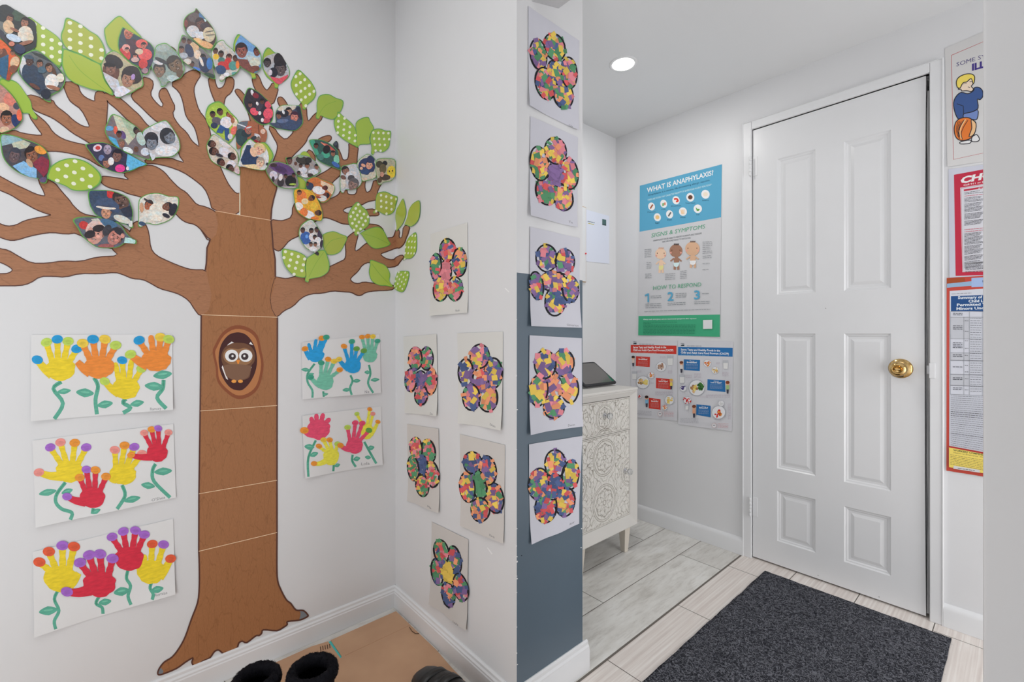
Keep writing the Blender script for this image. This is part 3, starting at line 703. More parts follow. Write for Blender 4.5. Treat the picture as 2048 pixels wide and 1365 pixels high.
leaf(T_ + 'of a woman holding a toddler, topmost at the left', [(-12,25),(0,14),(13,11),(29,20.5),(51,34),(69,45),(72.5,59),(72.5,95),(51,107),(44,117),(32,109),(19,94),(0,75),(-12,60)],
 ppts=[(0,14),(13,11),(29,20.5),(51,34),(69,45),(72.5,59),(72.5,95),(51,107),(44,116),(32,109),(19,94),(0,75),(-8,60),(-8,25)],
 photo=[(40,46,48), E((58,78,62),38,32,14,12), Q((104,108,104),0,44,20,50,20,70,0,72), H(m_,(45,38,40),20,39,8,20), E(t_,18,56,11,14,-20), H(m_,(38,28,28),50,47,9,15), E((206,196,178),51,70,15,16,0), E((196,186,160),62,78,6,9), E(m_,30,62,10,3,25), E((178,196,210),28,78,16,7,20), E(m_,52,88,15,4,-15), E(N,40,100,12,9,30), E((190,120,100),24,90,6,5), Q((60,60,70),0,60,8,66,20,96,0,80)])
leaf(T_ + 'of a man in a navy t-shirt, woman and baby', [(44,114),(51,108),(69,101),(82,105.5),(99.6,120),(117,135),(129,152),(130,168),(121.6,182),(108,190),(101,195),(102,206),(88,201),(82,189),(66,180),(51,167),(39.5,152),(36,143.5),(41,127)],
 photo=[(92,98,100), E((196,200,200),50,140,9,28,-15), Q((50,60,60),60,104,110,118,130,160,110,130,70,112), E((52,66,84),68,160,20,34,-28), H((78,56,50),(60,78,92),60,124,9,10), E((62,82,98),58,116,9,4,8), H(m_,(40,32,30),80,130,7,0), E((70,96,110),85,142,9,7), H((150,108,84),(52,38,32),99,138,8,-20), E((88,60,44),110,152,4,16,-15), E((212,212,206),104,166,14,16,0), E((208,204,186),121,158,8,9), E((150,104,80),108,178,16,4,15), E(b_,70,175,12,4,30), E((40,46,60),92,190,10,10)])
leaf(T_ + 'of two close faces, one with a lilac hair clip', [(202,130),(212,111),(225.6,102.5),(237,107),(249,117),(263.7,129),(278,138),(285.6,161),(285.6,174),(275,180),(261,189),(246,193),(240,198),(230,196),(233,187.5),(220,176),(208,158),(203.6,143.5)],
 photo=[(172,164,132), E(b_,222,145,17,24,0), E((44,38,40),228,125,20,12,30), H((120,88,76),(42,38,42),222,138,13,10), E((30,28,32),219,132,12,4,8), Q((190,192,196),206,146,214,150,236,162,240,176,232,188,214,170), E((48,42,44),264,152,21,18,20), H((150,112,92),(46,40,42),256,160,15,12), E((172,140,188),266,156,4,6,10), Q((206,208,216),232,176,246,174,262,184,250,192,236,200,228,192)])
leaf(T_ + 'of a family in red and coral jackets', [(244.6,57),(250,58.6),(278,74.7),(293,83.5),(302,90),(309,103),(307,125),(301,137),(296,150),(284,151),(283,139),(263.7,130),(249,116),(237,101),(236,82),(240,67)],
 photo=[(52,66,78), H((168,96,78),(196,140,110),257,70,10,10), Q((70,50,60),250,80,272,82,284,110,266,116,256,96), E((206,92,86),283,90,12,9), H((190,110,92),(46,34,38),287,94,6,0), E(R,250,110,10,14,-30), E((212,150,142),252,98,8,7), H((196,128,108),(60,44,46),254,103,5,0), E((208,84,84),290,112,14,12), E((196,176,150),278,106,8,6), H((186,118,96),(48,36,40),270,115,5,0), E(R,286,130,9,10), E((196,160,150),270,122,8,5), E((60,50,80),302,128,6,8), E((150,120,130),290,144,6,6)])
leaf(T_ + 'of two grey-toned faces, one tilted head in a car', [(312,94),(329,88),(339.5,94),(356,110),(367,132),(368,146),(358.6,160),(335,167),(332,173),(322,176),(319,164),(303,139),(304,124.5),(309,110)],
 photo=[(132,148,140), E((150,164,158),325,98,14,8), H((104,86,68),(60,56,54),350,132,16,-35), H((118,96,80),(60,56,56),318,143,13,5), E((196,198,200),316,128,10,4,15), E((60,62,66),322,124,14,4,25), E((170,186,184),346,160,13,7,10), E((96,78,62),360,150,8,8)])
leaf(T_ + 'of a beaded-hair woman holding a striped baby, highest of all', [(391.5,19),(399.6,28),(413,42.5),(424.5,57),(430,69),(432.6,82),(427.4,94),(420,102.5),(402.5,97),(385,82),(373,70),(366.6,55.7),(367.4,41),(376,31),(388,25)],
 photo=[(70,50,48), E((88,78,78),388,38,12,10), E((70,110,150),403,36,5,9,-30), E((186,214,236),408,44,4,3), H((96,64,58),(50,38,42),400,50,10,-20), E((120,60,56),371,50,4,7), E((62,52,60),408,55,9,6), E((186,188,190),385,66,13,12,20), E((200,202,204),400,74,10,8), E((190,180,150),417,72,12,15,-10), E((96,92,86),418,66,10,1.2,-10), E((96,92,86),420,73,10,1.2,-5), E((206,160,110),408,92,18,7,15), E((214,176,120),395,84,10,5,15)])
leaf(T_ + 'of a large family group around a tan top, with blue shoes', [(364.5,72),(376,78),(394,94),(408,102.5),(424.5,121.6),(426,140.6),(430,160),(417,157),(399.6,146.5),(385,139),(369,129),(357,114),(355.7,95),(360,82)],
 photo=[(112,108,108), H(b_,(34,28,30),367,84,5), H(b_,(34,28,30),378,86,5), E((200,168,128),387,98,10,11), E(N,378,104,8,14,-20), H(m_,(40,30,30),362,102,6), E((160,168,176),366,114,9,6), E((206,190,170),394,112,7,9), H(b_,(30,26,28),405,118,6), E(N,408,132,11,16,-15), E((212,206,196),402,126,3,10,-20), E(Bl,418,130,6,12), E((72,112,190),391,141,9,4,10), H(b_,(40,30,28),383,131,5), E((196,190,180),374,126,8,6), E((52,70,60),418,154,12,5,15)])
leaf(T_ + 'of a group in red before a pale wall', [(445,82),(452,91),(468.5,105.5),(477,124.5),(478.7,139),(468.5,152),(452,157),(443.6,165.5),(437.7,162.6),(440.6,152),(429,137.7),(424.5,124.5),(421.6,108),(429,94),(436,85)],
 photo=[(186,184,176), H(b_,(34,28,30),430,105,5.5), E(Y,431,116,6,6), H(b_,(30,26,28),441,111,6), E((70,120,110),442,124,7,7), H(m_,(60,36,36),457,118,6.5), E(R,446,134,12,8,20), E(R,455,130,8,12), E((52,76,110),440,142,11,9,10), H(b_,(60,40,36),470,120,6), E((80,140,130),465,134,9,9), E(O,474,132,4,8), E((214,206,196),443,158,5,4), E((230,226,220),452,152,6,4), E((90,150,140),468,150,6,4)])
leaf(T_ + 'of a selfie by the sea under blue sky', [(473,72),(481.6,73),(497.7,86.4),(512.4,96.7),(521,111),(522.6,129),(519.7,140.6),(509.5,149.4),(511,158),(503.6,159.6),(500.7,151),(490.4,143.5),(475.8,132),(468.5,114),(465.5,91)],
 ppts=[(479,74),(482,74),(497.7,87),(511,97),(519,111),(521,129),(518,140),(507,149),(490.4,142),(477,131),(470,112),(470,90)],
 photo=[(104,150,196), Q((150,180,200),470,96,520,112,520,132,470,118), Q((176,190,190),490,112,520,118,520,130,490,124), H((132,80,72),(48,38,42),482,104,13,-8), Q((118,72,66),474,120,494,122,508,150,496,148,474,132), H((110,66,56),(40,32,36),513,106,8,10), E((196,198,180),508,128,11,9,10), E((112,70,60),507,140,11,6,-10), E((122,76,66),500,145,8,5)])
leaf(T_ + 'of a woman with high hair and coral scarf, over a dotted leaf', [(535.8,95),(549,105.5),(557.8,107),(568,120),(578.3,139),(578.3,152),(569.5,162.6),(557.8,170),(555,177),(549,176),(547.5,167),(533,154),(525.6,139),(525,126),(526.3,108)],
 ppts=[(528,117),(541,110),(557.8,107),(568,120),(577,139),(577,152),(567,163),(557,170),(544,160),(527,139)],
 photo=[(168,170,172), E((46,44,48),560,122,13,16,-15), H((86,78,80),(44,42,48),560,139,13,-5), H((70,62,64),(34,32,36),534,127,8,0), E((40,42,52),546,146,9,10), E((196,196,206),540,146,4,6), Q((206,84,96),540,154,558,158,576,150,572,164,556,172,544,160)])
leaf('dotted green leaf standing upright right of the coral scarf photo', [(596.6,139.8),(609.8,150.8),(623,165.4),(631.8,184.4),(627.4,199),(614.2,210.8),(610.5,219.6),(604.7,218),(604,209.3),(592.2,194.7),(584.2,181.5),(581.2,166.9),(587.8,150.8)], dots=(609,160,-8.5,5.7,9.2,11.7,(2.9,3.3)))
leaf('broad plain green leaf right of the upright dotted leaf', [(639,191.8),(656.7,188.8),(671.3,196.2),(686,202),(684.5,216.7),(678.6,226.9),(666.9,239.4),(650.8,236.4),(639.8,232),(636.9,238.6),(631,235.7),(633.2,222.5),(633.2,206.4)], rib=[(636,232),(650,212),(672,203)])
leaf('plain green leaf between two dotted leaves near the corner', [(710.9,247.4),(722.6,237),(735.8,234.3),(740.2,243),(747.5,256),(743,263.5),(738,278),(739.4,288.5),(719.7,290),(715.3,295.8),(709.4,291.4),(712.3,273.8)])
leaf('dotted green leaf left of the plain one near the corner', [(675.7,224),(688.9,235.7),(702,246),(709.4,256.2),(713,269.4),(712,284),(715.3,295),(709.4,292.8),(699.2,287.7),(684.5,278.2),(672.8,266.5),(667.7,251.8),(667.7,240),(673.5,231.3)], dots=(677,232,-0.8,11.4,11.5,5.5,(2.7,2.9)))
leaf('rounded dotted green leaf touching the wall corner', [(743,262),(757.7,257.7),(771,262),(781.2,263.5),(779.7,281),(776.8,295.8),(765,305.3),(750.4,303),(746,310.4),(741.6,307.5),(742.4,295.8),(739.4,279.7)], dots=(746,266,1.5,12,10,0.4,(2.4,2.7)))
leaf('dark curled leaf tip sticking out by the green-robed photo', [(669,284),(673,283),(676,290),(675,302),(672,300),(665,291)], photo=[(40,44,54), E((62,66,78),670,288,3,4)])
leaf(T_ + 'of people in green under red stripes', [(618.6,280.4),(640.6,280.4),(659.6,288.5),(674.3,301.6),(676,310),(677.2,325),(681.6,341),(668.4,337),(647.9,329.5),(633.2,319.3),(626,301.7),(620,290)],
 photo=[(50,84,78), Q((70,150,120),616,278,628,282,640,318,626,306), E((180,86,74),658,296,14,3,35), E((214,120,96),650,292,12,1.6,35), H(b_,(24,24,24),631,293,5), E((70,160,130),650,310,9,7,20), E(K,652,300,7,9,20), H(m_,(30,26,26),665,308,5), E((120,190,160),672,320,6,9), E((60,100,170),670,330,9,4,35), E((70,120,110),640,315,7,6,30)])
leaf('green leaf tip showing above the crowd photo', [(599,312),(604,305),(612,305),(620,315),(612,324),(602,322)])
leaf('small green leaf between the purple and the orange photos', [(593,354),(606,359),(614,372),(604,380),(594,374)])
leaf(T_ + 'of a crowd in black and white clothes', [(570.3,316.4),(582,318),(595,311),(608.3,312),(618.6,315),(630.3,325),(640.6,344.2),(623,354.5),(611.3,358.8),(589.3,348.6),(574.6,331)],
 photo=[(150,146,144), H(b_,(22,22,24),577,323,7,-15), H(b_,None,590,328,4), E((60,56,52),603,322,13,8,15), E((130,160,130),600,314,6,3), H(m_,K,613,333,5), H(m_,K,632,335,5), E((200,202,206),625,345,10,6), E((196,198,204),604,342,9,7), H(b_,K,600,333,4), E((44,44,44),615,322,7,6), H(b_,K,596,348,4), E((206,206,210),608,353,7,4), E((60,50,46),619,352,6,4)])
leaf(T_ + 'of a purple cape and people in black', [(530,342),(534,329),(552,324),(572,329),(586,340),(594,356),(596,376),(575,379),(553,374),(541,362)],
 photo=[(120,110,112), Q((92,66,112),536,334,556,326,580,334,590,350,566,352,546,342), E((72,50,88),560,340,13,6,20), E((60,46,50),546,332,7,4), E((196,190,200),546,352,8,9,-20), E((50,40,44),545,360,3,6), E((56,50,54),560,366,7,9), E(K,580,364,11,12), E(L,584,370,7,2), E((210,206,206),560,356,4,7,10), H(b_,K,570,354,4), H(b_,K,586,352,4), E((170,164,170),575,376,16,2)])
leaf(T_ + 'of children in white on an orange floor', [(611.3,363),(627.4,354.5),(642,360),(662.5,367.6),(668.4,377.9),(662.5,392.5),(653.7,402.8),(642,406.5),(630.3,395.5),(611.3,379.4)],
 photo=[(188,108,58), Q((212,190,160),640,362,668,374,664,392,640,370), E(N,618,374,8,8,20), H((110,60,46),K,613,369,4), E((222,222,224),636,382,13,8,15), H((104,50,40),(70,30,30),648,377,5,90), H((110,60,50),K,650,392,6,90), E((206,206,200),643,398,9,6), E((150,60,50),634,396,7,2)])
leaf(T_ + 'on gold with people in white and orange', [(586.4,380.8),(604,378),(623,383.7),(636.2,404.3),(643.5,426.2),(642,442.3),(630.3,442.3),(611.3,437.9),(593.7,424.8),(587.8,407)],
 photo=[(214,160,48), E((226,120,60),602,396,10,14), E((222,214,206),596,414,9,8,25), H((150,92,66),(60,40,30),597,387,5), H((120,72,52),K,621,398,6,60), E((226,196,150),608,404,7,6), E((226,222,216),614,430,14,8,15), E(O,606,426,8,9), H((96,60,44),K,634,427,6,90), E((214,120,50),628,438,8,4), E((236,180,60),626,414,8,8)])
leaf(T_ + 'of two women, one in a grey head wrap', [(681.6,335.4),(691.8,331),(712.3,328),(719.7,348.6),(722.6,366),(712.3,377.9),(700.6,380.8),(688.9,380.8),(686,386.7),(680,383.7),(678.6,360.3)],
 photo=[(186,188,190), H((140,98,82),(30,28,32),690,343,8,-20), E((206,206,208),702,352,12,9), E((74,70,74),701,357,7,6), H((132,106,98),(92,88,90),705,371,11,20), E((204,200,188),684,368,6,11), E((110,80,70),685,356,6,4,30)])
leaf(T_ + 'of a baby wrapped in a navy hood', [(725.5,313.4),(735.8,309),(749,319.3),(750.4,338.3),(750.4,355.9),(735.8,361.8),(722.6,363.2),(719.7,348.6),(712.3,332.5),(715.3,322.2)],
 photo=[(190,190,172), E((40,54,92),732,334,17,17,10), E((34,44,82),740,321,8,9), H((226,150,122),(40,48,84),737,331,8,10), E((226,160,130),725,332,5,3,30), E((226,170,140),721,338,3,3), E((44,70,110),728,345,9,5), E((196,190,170),743,352,8,7), E((206,186,160),727,359,6,3)])
leaf(T_ + 'with a yellow smiling balloon beside a child, at the corner', [(757.7,317.8),(787,319.3),(789.2,336.9),(788.5,353),(779.7,363.2),(765,366),(762,369.8),(754.8,369.8),(751.9,355.9),(749,338.3),(750.4,325)],
 photo=[(168,166,140), E((60,56,40),757,330,7,7), E(K,768,328,5,5), E((96,84,56),764,339,7,10), E((226,190,52),781,345,9,12), E(K,777,344,1.2,2), E(K,783,343,1.2,2), E((70,56,44),768,356,11,6), E((190,140,120),762,350,4,5), E((80,60,44),757,362,5,5)])
leaf(T_ + 'of a group around a big blue shirt, lower right branch', [(601,451),(618.6,439.4),(627.4,445.3),(640.6,465.8),(645,479),(643.5,493.7),(633.2,504),(635.4,513.5),(630.3,511),(624.5,504),(611.3,498),(599.5,480.5),(596,467)],
 photo=[(190,190,184), E((52,92,160),610,477,11,13,0), E((96,150,220),612,474,3,4), H((96,64,60),(40,34,34),604,462,5), H(b_,K,621,463,5), E((214,208,206),624,475,8,8), H(b_,K,632,461,5), E((58,48,70),638,472,5,12), H(b_,K,628,476,4.5), E((224,222,222),634,484,7,9), E((52,44,60),642,490,4,9), H(m_,K,620,490,4), H(m_,K,629,490,4), E((226,224,224),624,499,8,5), E((40,34,40),632,509,4,5)])
leaf('plain green leaf pointing right, beside the blue shirt photo', [(646.4,468.8),(665.5,463),(681.6,468.8),(694,474.6),(688.9,489.3),(680,504),(665.5,510.5),(652.3,508.3),(646.4,495),(645,479)], rib=[(648,500),(662,482),(690,475)])
leaf('dotted green leaf on the thick lower right branch', [(563,499.5),(577.6,500.3),(596.6,505.4),(611.3,515.7),(609,536),(611.3,553.7),(601,556),(585,550.8),(571.7,537.6),(564.4,521.5)], dots=(569.5,504.5,12.8,4.8,-2.8,11.7,(3.2,3.2)))
leaf('round plain green leaf overlapping the lower dotted leaf', [(611.3,518.6),(623,509.8),(636.2,502.5),(647.9,501),(653.7,514.2),(657.4,528.8),(655.2,543.5),(642,553.7),(626,557.4),(616.4,559.6),(615,565.5),(608.3,562.5),(609.8,553.7),(609,536)], rib=[(616,555),(630,528),(646,505)])
leaf('dotted green leaf above the broad plain leaf on the right branch', [(715.3,404.3),(724,413),(734.3,423.3),(738.7,440.9),(734.3,454),(719.7,464.3),(713,472.4),(708,468.7),(708,464.3),(697.7,449.7),(695.5,432),(700.6,418.9),(708,408.7)], dots=(716,409.5,-5,8,8.2,5.6,(2.6,2.9)))
leaf('broad plain green leaf on the right branch near the corner', [(719.7,467.2),(735.8,458.4),(754.8,454),(766.5,461.4),(775.3,479),(780.4,489.3),(768,495.2),(750.4,498),(738.7,492.2),(728.4,479),(722.6,470.3)], rib=[(724,468),(750,475),(778,489)])
leaf('dotted green leaf at the corner, right of the branch fork', [(754.8,386.7),(771,383.7),(785.6,391),(795.8,394),(793,410),(785.6,426.2),(771,430.6),(754.8,423.3),(749,427.7),(745.3,424.8),(750.4,417.4),(750.4,401.3)], dots=(761.5,391,0.2,11.5,10.3,2.6,(2.4,2.8)))
leaf('narrow plain green leaf just round the corner', [(807.5,397.7),(812,413),(813.4,427.7),(807.5,446.7),(797.3,460),(793.6,462.9),(794.4,452.6),(792,436.5),(793.6,421.9),(800.2,408.7)])
leaf('plain green leaf furthest right, leaning on its twig', [(838.3,401.3),(842,407.2),(841.2,430.6),(835.4,445.3),(823.7,454),(814.9,451),(810.5,449.7),(816.3,435),(819.3,420.4),(826.6,408.7)])
leaf('narrow dotted green leaf below the furthest right leaf', [(832.5,465),(834.7,482),(833.2,504),(823.7,517),(812,518.6),(807.5,521.5),(810.5,508.3),(812,489.3),(819.3,474.6)], dots=(819,483.5,-0.8,11.7,6,0.2,(1.4,2.5)))
leaf('plain green leaf on the lowest right twig', [(740.2,520),(754.8,524.4),(771,531.8),(779.7,547.9),(778.3,562.5),(785.6,574.2),(771,572),(757.7,571.3),(743,562.5),(737.2,545),(739.4,530.3)], rib=[(743,528),(760,550),(783,573)])
leaf('dotted green leaf at the tip of the lowest right twig', [(797.3,543.5),(809,542),(819.3,545),(816.3,565.5),(807.5,584.5),(794.4,581.6),(787,574.2),(790,562.5),(792.9,552.3)], dots=(800,559,-3.4,9.2,4.6,5,(1.4,2.4)))
leaf(T_ + 'of a smiling child at the left edge', [(-14,165),(0,168),(18,184),(33,203),(44,225),(46,240),(38,252),(28,260),(14,266),(0,268),(-14,266)],
 photo=[(176,130,116), E((196,120,104),22,200,14,14), E((70,72,84),34,214,7,7), E((214,176,140),8,216,12,8,20), H((142,92,70),(36,32,34),14,239,13,0), E((40,56,96),33,244,9,14,-20), E((216,104,76),40,232,6,12), E((206,180,150),10,262,10,7)])
leaf(T_ + 'of two people in light blue and maroon', [(3,270),(29,273),(48,279),(70,286.4),(88,296.7),(98,311.3),(101,330.4),(98,343.5),(95,362.6),(91,368.5),(82,367),(77.6,359.7),(58.6,355.3),(36.6,346.5),(17.6,331.8),(6,314.3),(2,290.8)],
 photo=[(74,72,78), Q((136,170,178),3,272,30,274,48,282,20,290,4,294), Q((176,182,160),24,288,48,282,62,288,54,298,30,302), H((96,80,82),(58,62,74),30,313,13,15), H((128,86,66),(40,34,34),64,312,14,-20), E((226,146,62),82,302,13,8,20), Q((126,176,212),26,334,48,324,74,340,74,358,50,354), Q((130,50,68),66,328,84,314,99,322,98,344,88,356,72,338), E((180,150,120),60,328,5,10,-35), E((92,76,110),88,362,8,6)])
leaf('dotted green leaf between the maroon photo and the dark pink one', [(101,336),(114,326),(129,320),(146.5,318),(168.5,323),(187.5,334.8),(202,350.9),(202,365.5),(192,375.8),(173,383),(146.5,382.4),(132,374.3),(110,365.5),(95,358),(96.7,346.5)], dots=(133.5,332.5,17,-8,15.6,14.2,(5,3.7)))
leaf(T_ + 'of dark figures with turquoise and hot pink clothes', [(175.8,289.4),(205,286.4),(234.4,296.7),(256.3,309.9),(275.4,320),(294.4,330.4),(278.3,336.2),(263.7,343.5),(240.2,348),(216.8,342),(197.7,329),(183,309.9),(171.4,293.7)],
 photo=[(56,54,76), E((214,200,214),195,298,9,7,-20), E(R,196,298,5,4), H((150,140,158),None,215,300,10,0), E((96,116,160),203,318,6,6), H((120,86,78),(34,32,44),234,314,11,10), Q((92,170,206),255,310,280,324,294,331,276,336,258,345,252,330), H((150,104,86),(62,60,80),213,328,9,-10), E((226,216,214),222,325,6,8), E((214,64,142),240,339,10,8,0), E((230,226,230),255,339,3,4)])
leaf(T_ + 'of people by a tent wall, with a man in a black cap', [(224,230.8),(240.2,235),(260.7,246.9),(278.3,260),(290,279),(298.8,308.4),(300,322),(278.3,315.7),(254.9,308.4),(234.4,296.7),(218.3,282),(209.5,263),(215.3,245.4)],
 photo=[(112,104,108), Q((186,190,166),226,232,242,236,270,276,256,292,236,262), Q((156,178,150),240,236,262,248,278,262,266,280), E((92,150,190),219,259,8,5), E((206,92,70),231,262,4,8), E((96,76,120),246,272,5,9,-25), Q((80,160,200),217,274,232,280,240,300,222,290), H(b_,K,238,271,6), H((140,96,80),(110,96,80),243,289,7,-15), E((206,220,236),256,303,11,6,25), H((80,60,56),(38,34,38),275,265,8,-30), E((170,190,180),282,280,9,14,-20), H((104,74,60),None,272,300,6,0), E((190,200,210),290,306,9,8)])
leaf(T_ + 'in black and white of two curly-haired children', [(284,266),(300,254),(326.4,242.5),(336.6,246.9),(346.9,261.5),(355.7,276.2),(359.3,287.9),(358.6,302.5),(344,315.7),(322,317),(308.8,318.6),(303,324),(298,310),(288.6,290.8)],
 photo=[(186,188,190), E((206,208,210),318,256,16,8), E((52,54,60),334,274,15,17,-20), H((108,116,126),(48,50,56),338,276,13,-35), E((54,54,60),302,280,14,14,0), H((112,120,130),(46,46,54),303,288,13,5), E((214,216,218),332,304,22,11,0), E((200,204,208),300,316,10,8)])
leaf('dark maroon leaf photo of people in pink tops, above the trunk fork', [(497.8,175.8),(516.8,184.6),(531.5,197.8),(540.3,205.9),(546,220.5),(546,235),(541.8,245.4),(527,251.3),(512.4,244),(500.7,232.2),(490.4,217.6),(486,203),(490,188)],
 photo=[(50,46,56), E((206,206,210),504,186,3,6,-15), E((120,46,60),511,192,7,5,30), H((124,84,76),(36,34,42),500,210,5), E((216,88,104),508,224,9,7,35), E((66,62,74),518,214,6,10,30), H(b_,K,524,204,5), E((206,82,98),536,210,7,7), E((214,86,104),536,228,10,11,10), E((216,214,214),514,208,2.5,4,-20), E((220,216,216),519,227,3,4), E((180,70,86),532,242,8,5), E((226,220,216),524,241,3,4)])
leaf(T_ + 'inside a car with dark hair and blue jeans', [(559.3,213.2),(571,210.3),(593,211.7),(599.5,212.3),(604,231.3),(605.4,247.4),(593.7,260.6),(582,262.8),(566,260),(549,257),(536,247),(542,247),(550.5,246),(550,232),(552,222)],
 photo=[(66,76,98), E((196,194,178),572,216,20,8,-5), H((170,126,104),(34,32,38),577,224,7,-10), H((130,90,76),(32,32,38),557,232,6,0), E((40,42,52),568,228,9,7), E((210,212,212),566,225,2.5,5,-20), H((186,120,106),(70,40,56),588,235,9,5), Q((44,50,66),590,216,604,214,606,240,600,240), Q((62,76,104),552,240,574,238,594,244,604,246,592,261,566,260), E((92,108,140),564,243,12,4,-5)])
leaf(T_ + 'of three children in white shirts and jeans on a green leaf', [(420,208.8),(436.2,203),(448,210),(461,224.9),(475.8,241),(475.8,258.6),(468.5,274.7),(458.2,287.9),(452.3,280.6),(431.8,267.4),(417.2,252.7),(410.6,235),(412.8,219)],
 ppts=[(413,226),(428,212),(442,216),(458,228),(474,242),(474,259),(466,276),(456,285),(432,266),(418,252),(412,240)],
 photo=[(158,188,72), H(b_,K,425,230,6,-5), H(b_,K,440,225,6.5,-20), H((150,92,66),(70,50,40),459,231,7.5,5), E((90,86,96),433,243,10,8,20), E((214,214,218),452,246,12,12,10), E((216,204,180),470,246,6,12), E(N,428,252,7,6), Q((52,86,132),440,250,450,256,444,268,432,266), Q((48,80,126),448,256,458,258,458,284,450,280), E((226,110,96),468,262,7,9,30), E((196,198,200),460,274,5,6), E((160,104,76),465,242,4,6)])
leaf(T_ + 'of a smiling family of five in white, beside the trunk fork', [(426,268.8),(440.6,277.6),(458.2,289.4),(474.3,305.5),(478,327.4),(479.4,350.9),(465.5,345),(439,333.3),(421.6,321.6),(414.3,302.5),(412.8,290.8),(417.2,280.6)],
 photo=[(198,188,172), E((206,200,198),450,286,14,8,35), H(b_,K,424,289,7.5,-75), H(b_,(34,26,28),428,304,8.5,-75), E((204,204,210),450,306,14,9,30), H((92,56,48),K,464,314,7.5,-60), H((92,56,48),K,442,326,7.5,-50), E((208,206,212),462,330,9,8), H((84,56,48),K,460,338,7.5,-50), E((60,52,58),438,312,8,3,20), E((196,176,180),474,344,5,8,-20)])
leaf(T_ + 'of two people in red hats by a wooden door', [(475.8,246.9),(496.3,242.5),(516.8,249.8),(532.9,263),(531.5,282),(524,289.4),(505,290.8),(480.2,295.2),(472.9,299.6),(471.4,280.6),(471.4,263)],
 ppts=[(475.8,246.9),(496.3,242.5),(516.8,249.8),(532.9,263),(531.5,282),(524,289.4),(505,290.8),(480.2,296),(474,299),(471.4,280.6),(471.4,263)],
 photo=[(156,96,70), Q((96,106,116),473,246,496,243,492,258,474,262), Q((206,210,214),476,248,492,254,490,256,475,250), E((52,74,76),482,276,12,18,-10), E((44,60,66),492,268,10,8), H((150,104,92),(190,60,56),496,262,7,-10), E((196,200,200),497,256,6,1.6,-15), Q((110,66,50),515,250,516.5,250,520,286,518,286), E((212,180,160),525,264,5,5), H((130,110,96),(204,200,196),514,277,6.5,-20), E((196,196,200),513,271,6,2,20), E((150,40,48),511,286,8,5,30), E((52,60,66),506,278,7,4,-35)])
leaf(T_ + 'of a blonde woman in a navy top with a child', [(480.2,299.6),(489,286.4),(499.3,279),(512.4,287.9),(528.5,286.4),(540.3,299.6),(546,314.3),(537.3,328.9),(528.5,342),(508,340.6),(484.6,334.8),(474.3,333.3),(478.7,317.2)],
 ppts=[(484,299.6),(492,287),(500,281),(510,289),(524,290),(532,300),(536,314),(535,328),(528,341),(508,340),(484.6,334.8),(475,333),(480,317)],
 photo=[(196,200,196), E((190,168,120),518,298,13,12,0), H((222,164,140),(212,190,140),518,301,10,20), Q((44,62,92),480,322,492,292,500,292,504,312,520,316,524,326,506,332,484,331), E((226,180,150),506,306,7,10,-20), E((206,208,206),532,316,6,14), H((222,176,150),(156,140,126),519,327,9,10), Q((226,196,150),484,332,508,330,520,340,500,341), E((60,60,66),533,330,3,3)])
leaf(T_ + 'of a baby in a navy striped hat beside a man\'s face', [(175.8,389),(180,382),(190.5,381.6),(219.7,382.4),(241.7,389),(256.3,397.7),(262.2,411.7),(265.9,426.4),(264.4,444),(266.6,455.7),(259.3,457),(253.4,451.3),(231.4,445.4),(194.8,433.7),(183,419),(178.7,408.8)],
 photo=[(70,84,100), Q((58,74,96),176,384,220,383,222,400,240,420,226,428,192,424,180,404), Q((186,56,56),214,383,228,384,232,392,220,400,214,394), H((96,74,66),(52,46,48),243,402,18,-15), E((60,50,50),240,412,5,3), Q((48,54,68),240,420,262,412,266,434,250,436), Q((66,82,108),186,414,198,398,222,398,238,412,238,428,214,420), H((186,136,108),None,212,426,12,-5), E((212,208,196),212,417,20,3.2,6), E((66,72,90),212,414.5,20,1.2,6), E((196,198,186),244,440,18,7,20), E((206,206,196),262,450,5,7)])
leaf(T_ + 'of a person in big sunglasses with a sleeping baby', [(145.7,441),(161,435.2),(190.4,435.2),(219.7,439.5),(241.7,451.3),(252,465.9),(262,476),(272.4,482),(271,489.4),(258,487),(249,487.9),(240.2,493.7),(227,497.4),(197.7,496.7),(183,489.4),(165.5,474.7),(155.3,457)],
 photo=[(92,98,108), Q((196,196,182),182,440,196,438,214,458,206,462), E((70,104,132),218,448,18,8,20), E((186,62,60),168,452,10,8,20), H((190,142,128),(206,180,170),190,468,20,10), E((50,44,48),180,470,11,8,-15), E((46,40,44),197,458,12,7,-10), E((60,60,66),214,462,8,12,30), H((176,120,108),(50,48,54),230,475,16,35), E((196,140,126),245,473,4,5), Q((176,212,204),250,476,262,478,272,483,270,489,248,487), E((150,90,88),212,494,16,5)])
leaf(T_ + 'of a family dressed in white lying down', [(276.8,408.8),(280,397.6),(294.6,388.8),(316.6,386.6),(338.6,393.2),(356.2,394.6),(357.6,409.3),(351.8,426.9),(338.6,441.5),(312.2,450.3),(292,447),(283,455),(276,452),(276.8,436.6)],
 photo=[(206,204,192), E((190,188,178),312,396,20,6), H((158,92,66),(60,46,44),297,411,9,30), Q((60,58,64),288,396,302,404,298,408,288,400), E((214,210,196),320,420,22,15), H((112,76,62),(40,40,48),334,414,9,80), E((44,46,56),346,420,8,13,20), E((46,48,58),332,432,8,4,25), E((190,150,120),283,416,4,10), E((60,80,104),284,448,7,4,15), E((222,218,204),312,434,14,10,10)])
